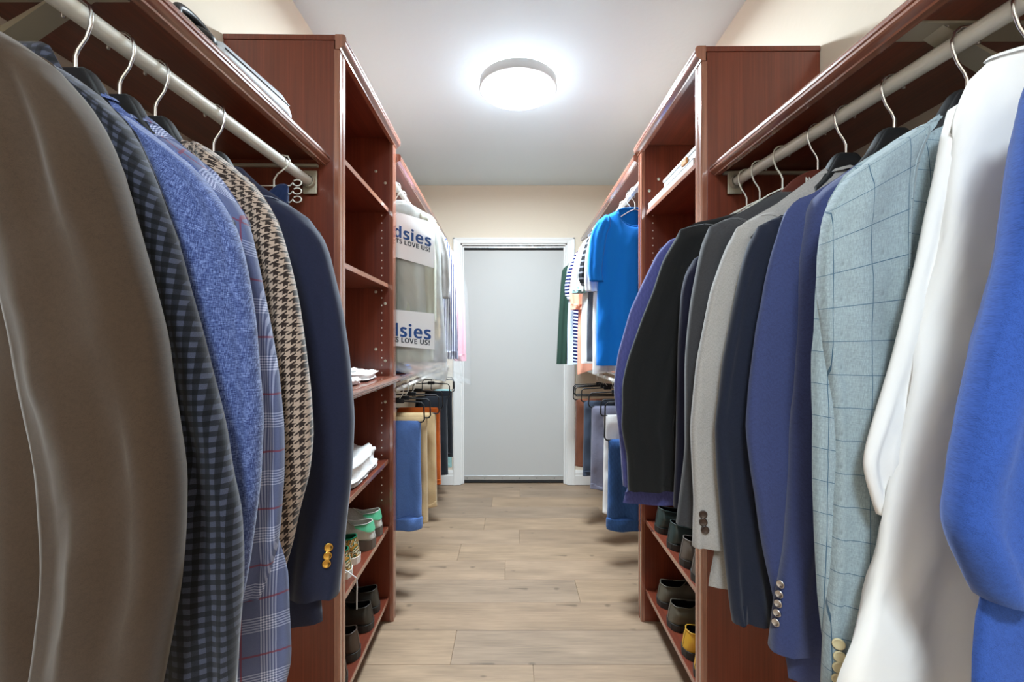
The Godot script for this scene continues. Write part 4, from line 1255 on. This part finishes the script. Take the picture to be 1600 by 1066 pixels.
func bag_front(a: float, y: float) -> float:   # how far the first bag's film bulges at a place
	var t := clampf((-0.18 - y) / 0.7, 0.0, 1.0)
	var aa := 0.22
	var s := (a + 0.2) / (aa + 0.2) * 2.0 - 1.0
	var top := -0.075 - 0.55 * maxf(0.0, absf(a) - 0.06)
	var k := clampf((top - y) / 0.12, 0.0, 1.0)
	return 0.047 * pow(maxf(0.0, 1.0 - pow(minf(absf(s), 1.0), 2.8)), 0.5) * pow(k, 0.5) + 0.009 * smoothstep(0.0, 0.3, t)


# ---------------------------------------------------------------- things on shelves

func heap(o: Node3D, called: String, size: Vector3, m: Material, seed_: float, lump: float, flat := 0.55) -> void:
	# a folded cloth: a soft block with drooping layers
	var P := []
	var U := []
	for i in 21:
		var q := i / 20.0
		var lat := PI * (q - 0.5)
		var row := PackedVector3Array()
		var uv := PackedVector2Array()
		for j in 65:
			var p := TAU * (j % 64) / 64.0
			var c := cos(p); var s := sin(p)
			var r := pow(maxf(0.0, cos(lat)), 0.4) * (1.0 - 0.05 * sin(lat * 9.0 + seed_) * cos(lat))
			var sq := pow(pow(absf(c), 5.0) + pow(absf(s), 5.0), -0.2)
			var x := c * sq * r
			var z := s * sq * r
			var y := 0.5 + 0.5 * signf(sin(lat)) * pow(absf(sin(lat)), flat)
			var n := noise.get_noise_3d(x * 2.2 + seed_, y * 5.0, z * 2.2 - seed_)
			row.append(Vector3(x * size.x / 2 + n * lump * 0.6 * x, y * size.y * (1.0 + 0.3 * n * y), z * size.z / 2 + n * lump * 0.6 * z))
			uv.append(Vector2(x * size.x / 2, z * size.z / 2))
		P.append(row); U.append(uv)
	put(o, called, Geo.new().grid(P, U, true), m)


func shelf_things() -> void:
	# the flat case on the near shelf
	var Zc := 0.93
	var fx := -0.553 + 0.0217 * Zc
	var c := thing("laptop_case", "flat grey laptop case with a black leather end on the shelf above the tweed jackets", "case", Vector3(fx - 0.012, EYE + 0.542, -Zc), -0.02)
	var g := Geo.new()
	var P := []
	var U := []
	for i in 25:
		var z := lerpf(0.1, -0.155, i / 24.0)
		var e := clampf(minf(i, 24 - i) / 2.0, 0.0, 1.0)
		var top := lerpf(0.036, 0.058, i / 24.0) * sqrt(maxf(e, 0.15))
		var row := PackedVector3Array()
		var uv := PackedVector2Array()
		for q in [[-0.2, 0.0], [-0.2, 0.8], [-0.19, 1.0], [-0.1, 1.12], [-0.03, 1.05], [-0.012, 0.92], [0.0, 0.6], [0.0, 0.2], [-0.006, 0.0], [-0.2, 0.0]]:
			row.append(Vector3(q[0] * (1.0 if e > 0.9 else 0.97), q[1] * top, z))
			uv.append(Vector2(q[0] + q[1] * 0.05, z))
		if i == 0 or i == 24:
			var flat := PackedVector3Array()
			for q in row: flat.append(Vector3(-0.1, top * 0.5, z))
			if i == 0:
				P.append(flat); U.append(uv)
				P.append(row); U.append(uv)
			else:
				P.append(row); U.append(uv)
				P.append(flat); U.append(uv)
		else:
			P.append(row); U.append(uv)
	put(c, "body", g.grid(P, U, true), M.grey_case)
	put(c, "seam", Geo.new().tube(PackedVector3Array([Vector3(0.001, 0.016, 0.09), Vector3(0.001, 0.022, 0.0), Vector3(0.001, 0.03, -0.145)]), 0.0012, 6), M.black_leather)
	var hp := PackedVector3Array()
	for k in 15:
		var a := PI * k / 14.0
		hp.append(Vector3(-0.02 - 0.012 * sin(a), 0.016 + 0.03 * sin(a), 0.13 - 0.05 * cos(a)))
	put(c, "handle", Geo.new().tube(hp, 0.007, 10), M.black_leather, "black leather handle")
	var end := Geo.new()
	var EP := []
	var EU := []
	for i in 9:
		var lat := PI * (i / 8.0 - 0.5)
		var row := PackedVector3Array()
		var uv := PackedVector2Array()
		for j in 17:
			var p := TAU * (j % 16) / 16.0
			row.append(Vector3(-0.09 + 0.085 * cos(lat) * cos(p), 0.022 + 0.021 * sin(lat), 0.11 + 0.045 * cos(lat) * sin(p)))
			uv.append(Vector2(p, lat))
		EP.append(row); EU.append(uv)
	put(c, "leather_end", end.grid(EP, EU, true), M.black_leather, "black leather end pouch")
	# boxes in the other tower
	var rx := right_x(1.6) + 0.026
	var y0 := EYE + 0.553
	var b := thing("flat_box", "long flat white box lying along the shelf under the shorter box", "box", Vector3(rx, y0, -1.62), -0.0072)
	put(b, "tray", Geo.new().box(Vector3(0, 0, -0.25), Vector3(0.2, 0.024, 0.22), 0.002), M.print_white)
	put(b, "lid", Geo.new().box(Vector3(-0.002, 0.0245, -0.252), Vector3(0.202, 0.029, 0.222), 0.002), M.print_white)
	var b2 := thing("gift_box", "grey-white lidded box with a black end and amber clasp on top of the flat box", "box", Vector3(rx + 0.004, y0 + 0.0295, -1.55), -0.0072)
	put(b2, "base", Geo.new().box(Vector3(0, 0, -0.14), Vector3(0.16, 0.02, 0.165), 0.002), M.box_paper)
	put(b2, "lid", Geo.new().box(Vector3(-0.003, 0.0205, -0.142), Vector3(0.163, 0.034, 0.165), 0.003), M.box_paper)
	put(b2, "end_panel", Geo.new().box(Vector3(-0.002, 0.0, 0.1655), Vector3(0.162, 0.034, 0.172), 0.002), M.black_leather, "black end panel")
	put(b2, "clasp", Geo.new().box(Vector3(-0.009, 0.002, 0.06), Vector3(-0.0005, 0.022, 0.1), 0.002), M.amber_wood, "amber wooden clasp")
	# folded cloths in the first tower
	var lx := func(Z: float, u: float) -> float: return left_x(Z) + u
	var f := thing("folded_shirt", "folded white shirt lying across the counter shelf", "shirt", Vector3(lx.call(1.70, -0.13), EYE - 0.1495, -1.70), 0.15, "folded white cloths")
	heap(f, "fold", Vector3(0.2, 0.034, 0.24), M.white_cotton, 2.0, 0.02)
	heap(f, "collar", Vector3(0.08, 0.042, 0.1), M.white_cotton, 6.0, 0.02)
	f = thing("folded_cloth", "small folded white cloth at the near end of the counter shelf", "cloth", Vector3(lx.call(1.48, -0.09), EYE - 0.1495, -1.48), -0.1, "folded white cloths")
	heap(f, "fold", Vector3(0.13, 0.026, 0.14), M.white_cotton, 4.0, 0.02)
	f = thing("folded_cloth", "thick folded white cloth on the shelf above the green and grey shoes", "cloth", Vector3(lx.call(1.64, -0.14), EYE - 0.5035, -1.64), 0.04, "folded white cloths")
	heap(f, "fold", Vector3(0.2, 0.085, 0.36), M.white_cotton, 8.0, 0.03, 0.45)
	heap(f, "edge_fold", Vector3(0.215, 0.03, 0.37), M.white_cotton, 9.0, 0.02)
	f = thing("folded_shirt", "folded leaf-patterned shirt on the lower shelf behind the tower", "shirt", Vector3(left_x(2.17) - 0.09, EYE - 0.113, -2.17), 0.0)
	heap(f, "fold", Vector3(0.16, 0.075, 0.2), M.leaf_cloth, 3.0, 0.04)
	f = thing("folded_shirt", "folded blue shirt under the leaf-patterned one behind the tower", "shirt", Vector3(left_x(2.17) - 0.085, EYE - 0.1545, -2.17), 0.0)
	heap(f, "fold", Vector3(0.17, 0.036, 0.22), M.chino_blue, 5.0, 0.02)


# ---------------------------------------------------------------- shoes

# a shoe with its heel at the origin and its toe towards -x; w the width, hc the collar height at the heel
func make_shoe(called: String, label: String, group: String, at: Vector3, turn: float, d: Dictionary) -> Node3D:
	var o := thing(called, label, "shoe", at, turn, group)
	var Ln: float = d.get("len", 0.262)
	var W: float = d.get("w", 0.045)
	var hc: float = d.get("hc", 0.072)
	var st: float = d.get("sole", 0.022)
	var inst: float = d.get("instep", 0.07)
	var op: float = d.get("open", 0.5)          # the opening ends at this share of the length
	var plan := func(q: float) -> float:        # half width along the shoe
		if q < 0.14: return W * 0.78 * sqrt(maxf(0.0, 1.0 - pow(1.0 - q / 0.14, 2.4)))
		if q < 0.68: return W * lerpf(0.78, 1.0, smoothstep(0.14, 0.68, q)) * (1.0 - 0.08 * exp(-pow((q - 0.36) / 0.12, 2)))
		return W * sqrt(maxf(0.0, 1.0 - pow((q - 0.68) / 0.32, 2.3)))
	var rim := func(q: float) -> float:         # height of the upper's edge or ridge
		if q < op: return lerpf(hc, lerpf(hc, inst, 0.75) - 0.012, smoothstep(0.0, 0.3, q)) + 0.014 * smoothstep(0.3, op, q)
		return lerpf(inst + 0.004, 0.034 + 0.008, smoothstep(op, 0.88, q)) * sqrt(maxf(0.05, 1.0 - pow(maxf(0.0, q - 0.72) / 0.29, 2.5)))
	for layer in 2:
		var P := []
		var U := []
		var shrink := 1.0 if layer == 0 else 0.9
		for i in 31:
			var q := pow(i / 30.0, 1.15)
			var w: float = maxf(plan.call(q), 0.0015) * shrink
			var top: float = maxf(rim.call(q), 0.012)
			var gap := 0.0
			if q < op:
				gap = w * 0.72 * smoothstep(1.0, 0.55, q / op)
			var row := PackedVector3Array()
			var uv := PackedVector2Array()
			for j in 23:
				var p := j / 22.0 * 2.0 - 1.0          # -1 left rim, 0 sole, 1 right rim
				var e := absf(p)
				var z: float
				var y: float
				if e < 0.35:
					z = w * (e / 0.35) * 0.96
					y = 0.0
				else:
					var k := (e - 0.35) / 0.65
					y = top * (k if gap > 0.0 else pow(k, 0.85))
					var side := w * (0.96 + 0.06 * sin(k * PI))
					var lean := smoothstep(0.35 if gap <= 0.0 else 0.45, 1.0, k)
					z = lerpf(side, gap, pow(lean, 1.6))
				var back := 0.012 * (y / hc) * (1.0 - smoothstep(0.0, 0.12, q)) * -1.0
				row.append(Vector3(-(q * Ln) + back + (0.0 if layer == 0 else -0.003), st + y * (1.0 if layer == 0 else 0.985) + (0.0 if layer == 0 else 0.002), z * signf(p)))
				uv.append(Vector2(q * Ln, p * 0.1))
			P.append(row); U.append(uv)
		var up := Geo.new().grid(P, U, false, Vector3(0, -1, 0) if layer == 0 else Vector3(0, 1, 0))
		put(o, "upper" if layer == 0 else "lining", up, M[d.upper] if layer == 0 else M[d.get("lining", "lining")])
	# a rolled edge round the opening
	var rp := PackedVector3Array()
	for s in 2:
		for i in 17:
			var q: float = op * (1.0 - i / 16.0) if s == 0 else op * i / 16.0
			var w: float = maxf(plan.call(q), 0.0015)
			var gap := w * 0.72 * smoothstep(1.0, 0.55, q / op)
			rp.append(Vector3(-q * Ln - 0.012 * (1.0 - smoothstep(0.0, 0.12, q)), st + rim.call(q), gap * (-1.0 if s == 0 else 1.0)))
	put(o, "collar", Geo.new().tube(rp, 0.0022, 6), M[d.get("trim", d.upper)])
	# sole with welt and heel block
	var out := PackedVector2Array()
	for s in 2:
		for i in 25:
			var q := pow(i / 24.0, 1.2) if s == 0 else pow(1.0 - i / 24.0, 1.2)
			var w: float = plan.call(q) * 1.05 + 0.0012
			if (s == 1 and (i == 0 or i == 24)): continue
			out.append(Vector2(-q * (Ln + 0.004) + 0.002, w * (1.0 if s == 0 else -1.0)))
	var welt := 0.006 if d.get("heel", true) else st
	put(o, "sole", Geo.new().prism(out, Vector3(0, st - welt, 0), Vector3(0, st + 0.001, 0), Vector3.RIGHT, Vector3(0, 0, 1)), M[d.get("welt", "black_rubber")])
	if d.get("heel", true):
		var hb := PackedVector2Array()
		for p in out:
			if p.x > -Ln * 0.26: hb.append(p)
		put(o, "heel", Geo.new().prism(hb, Vector3(0, 0, 0), Vector3(0, st - welt, 0), Vector3.RIGHT, Vector3(0, 0, 1)), M.black_rubber)
		var fb := PackedVector2Array()
		for p in out:
			if p.x < -Ln * 0.5: fb.append(p * Vector2(0.99, 0.94))
		put(o, "forefoot", Geo.new().prism(fb, Vector3(0, 0.0, 0), Vector3(0, st - welt, 0), Vector3.RIGHT, Vector3(0, 0, 1)), M.black_rubber)
	if d.has("counter"):
		# a coloured counter wrapped round the heel
		var P := []
		var U := []
		for i in 9:
			var row := PackedVector3Array()
			var uv := PackedVector2Array()
			for j in 25:
				var s := j / 24.0 * 2.0 - 1.0
				var q := pow(absf(s), 1.3) * 0.27
				var k := lerpf(1.0, lerpf(0.42, 0.88, pow(absf(s), 1.2)), i / 8.0)
				var w: float = plan.call(q) * (1.05 + 0.05 * sin(k * PI)) + 0.0016
				if k > 0.45: w = lerpf(w, plan.call(q) * 0.80 + 0.002, pow(smoothstep(0.45, 1.0, k), 1.6))
				row.append(Vector3(-q * Ln - 0.012 * k * (1.0 - smoothstep(0.0, 0.12, q)) + 0.0022, st + rim.call(q) * k + 0.001, w * signf(s)))
				uv.append(Vector2(q, k))
			P.append(row); U.append(uv)
		put(o, "heel_counter", Geo.new().grid(P, U, false, Vector3(1, 0.2, 0)), M[d.counter], "mint green heel counter")
	if d.has("saddle"):
		var sp := PackedVector3Array()
		for i in 9:
			var s := i / 8.0 * 2.0 - 1.0
			sp.append(Vector3(-Ln * 0.56, st + rim.call(0.56) * (1.0 - 0.55 * s * s) + 0.001, plan.call(0.56) * s))
		put(o, "saddle_strap", Geo.new().tube(sp, 0.006, 8), M[d.saddle])
	if d.has("lace"):
		var lp := PackedVector3Array()
		for q in d.lace:
			lp.append(Vector3(q[0], q[1], q[2]))
		put(o, "lace", Geo.new().tube(lp, 0.0022, 6), M.white_cotton, "white lace")
	return o


func shoes() -> void:
	var Lf := func(Z: float, u: float, h: float) -> Vector3: return Vector3(left_x(Z) + u, EYE + h + 0.0005, -Z)
	var Rf := func(Z: float, u: float, h: float) -> Vector3: return Vector3(right_x(Z) - u, EYE + h + 0.0005, -Z)
	var mint := {"upper": "grey_canvas", "lining": "grey_canvas", "counter": "green_rubber", "trim": "grey_canvas", "sole": 0.036, "hc": 0.062, "w": 0.045, "welt": "taupe_leather", "heel": false, "open": 0.46, "instep": 0.066}
	make_shoe("slip_on_shoe", "grey slip-on shoe with mint green heel, the farther of its pair", "grey and mint slip-on pair", Lf.call(1.806, -0.025, -0.789), 0.03, mint)
	make_shoe("slip_on_shoe", "grey slip-on shoe with mint green heel, the nearer of its pair beside the sneakers", "grey and mint slip-on pair", Lf.call(1.694, -0.021, -0.789), -0.02, mint)
	var snk := {"upper": "print_canvas", "lining": "green_lining", "trim": "green_lining", "sole": 0.024, "hc": 0.066, "w": 0.042, "welt": "white_rubber", "heel": false, "open": 0.5, "instep": 0.075}
	make_shoe("sneaker", "patterned canvas sneaker with green lining, next to the mint-heeled shoes", "patterned sneaker pair", Lf.call(1.579, -0.042, -0.789), 0.02, snk)
	var s2 := snk.duplicate()
	s2["lace"] = [[-0.13, 0.1, 0.03], [-0.09, 0.085, 0.045], [-0.04, 0.06, 0.046], [0.0, 0.03, 0.03], [0.016, 0.01, 0.02], [0.024, 0.003, 0.018], [0.026, -0.025, 0.018], [0.025, -0.06, 0.018], [0.025, -0.1, 0.018]]
	make_shoe("sneaker", "patterned canvas sneaker with a white lace hanging over the shelf edge", "patterned sneaker pair", Lf.call(1.481, -0.038, -0.789), -0.03, s2)
	var drk := {"upper": "dark_leather", "sole": 0.024, "hc": 0.066, "w": 0.044, "open": 0.48}
	make_shoe("dress_shoe", "dark leather dress shoe at the far end of the bottom shelf below the slip-ons", "dark dress shoe pair", Lf.call(1.80, -0.033, -1.095), 0.05, drk)
	make_shoe("dress_shoe", "dark leather dress shoe second from the far end of the bottom shelf below the slip-ons", "dark dress shoe pair", Lf.call(1.69, -0.026, -1.095), 0.0, drk)
	var brn := {"upper": "brown_leather", "sole": 0.026, "hc": 0.066, "w": 0.044, "open": 0.48}
	make_shoe("dress_shoe", "dark brown leather shoe on the bottom shelf below the patterned sneakers", "brown shoe pair", Lf.call(1.535, -0.027, -1.095), 0.0, brn)
	make_shoe("dress_shoe", "dark brown leather shoe at the near end of the bottom shelf, half hidden", "brown shoe pair", Lf.call(1.41, -0.027, -1.095), 0.02, brn)
	var tl := {"upper": "teal_leather", "sole": 0.022, "hc": 0.072, "w": 0.046, "open": 0.5}
	make_shoe("loafer", "shiny dark green-black loafer at the far end of the shelf above the olive loafers", "shiny dark loafer pair", Rf.call(1.775, -0.026, -0.764), PI + 0.05, tl)
	make_shoe("loafer", "shiny dark green-black loafer beside the taupe pair", "shiny dark loafer pair", Rf.call(1.635, -0.026, -0.764), PI, tl)
	var tp := {"upper": "taupe_leather", "sole": 0.024, "hc": 0.066, "w": 0.045, "open": 0.48}
	make_shoe("loafer", "taupe grey shoe next to the shiny dark loafers", "taupe shoe pair", Rf.call(1.51, -0.026, -0.764), PI, tp)
	make_shoe("loafer", "taupe grey shoe nearest the fluted pilaster", "taupe shoe pair", Rf.call(1.41, -0.026, -0.764), PI - 0.02, tp)
	var ol := {"upper": "olive_leather", "sole": 0.022, "hc": 0.062, "w": 0.05, "open": 0.5, "saddle": "olive_leather"}
	make_shoe("loafer", "olive grey loafer at the far end of the bottom shelf", "olive loafer pair", Rf.call(1.78, -0.036, -1.06), PI + 0.04, ol)
	make_shoe("loafer", "olive grey loafer on the bottom shelf next to the yellow pair", "olive loafer pair", Rf.call(1.645, -0.03, -1.06), PI, ol)
	var yl := {"upper": "yellow_leather", "sole": 0.024, "hc": 0.06, "w": 0.045, "open": 0.5}
	make_shoe("loafer", "mustard yellow loafer next to the olive pair", "mustard yellow loafer pair", Rf.call(1.495, -0.028, -1.06), PI, yl)
	make_shoe("loafer", "mustard yellow loafer half hidden behind the fluted pilaster", "mustard yellow loafer pair", Rf.call(1.395, -0.028, -1.06), PI - 0.02, yl)
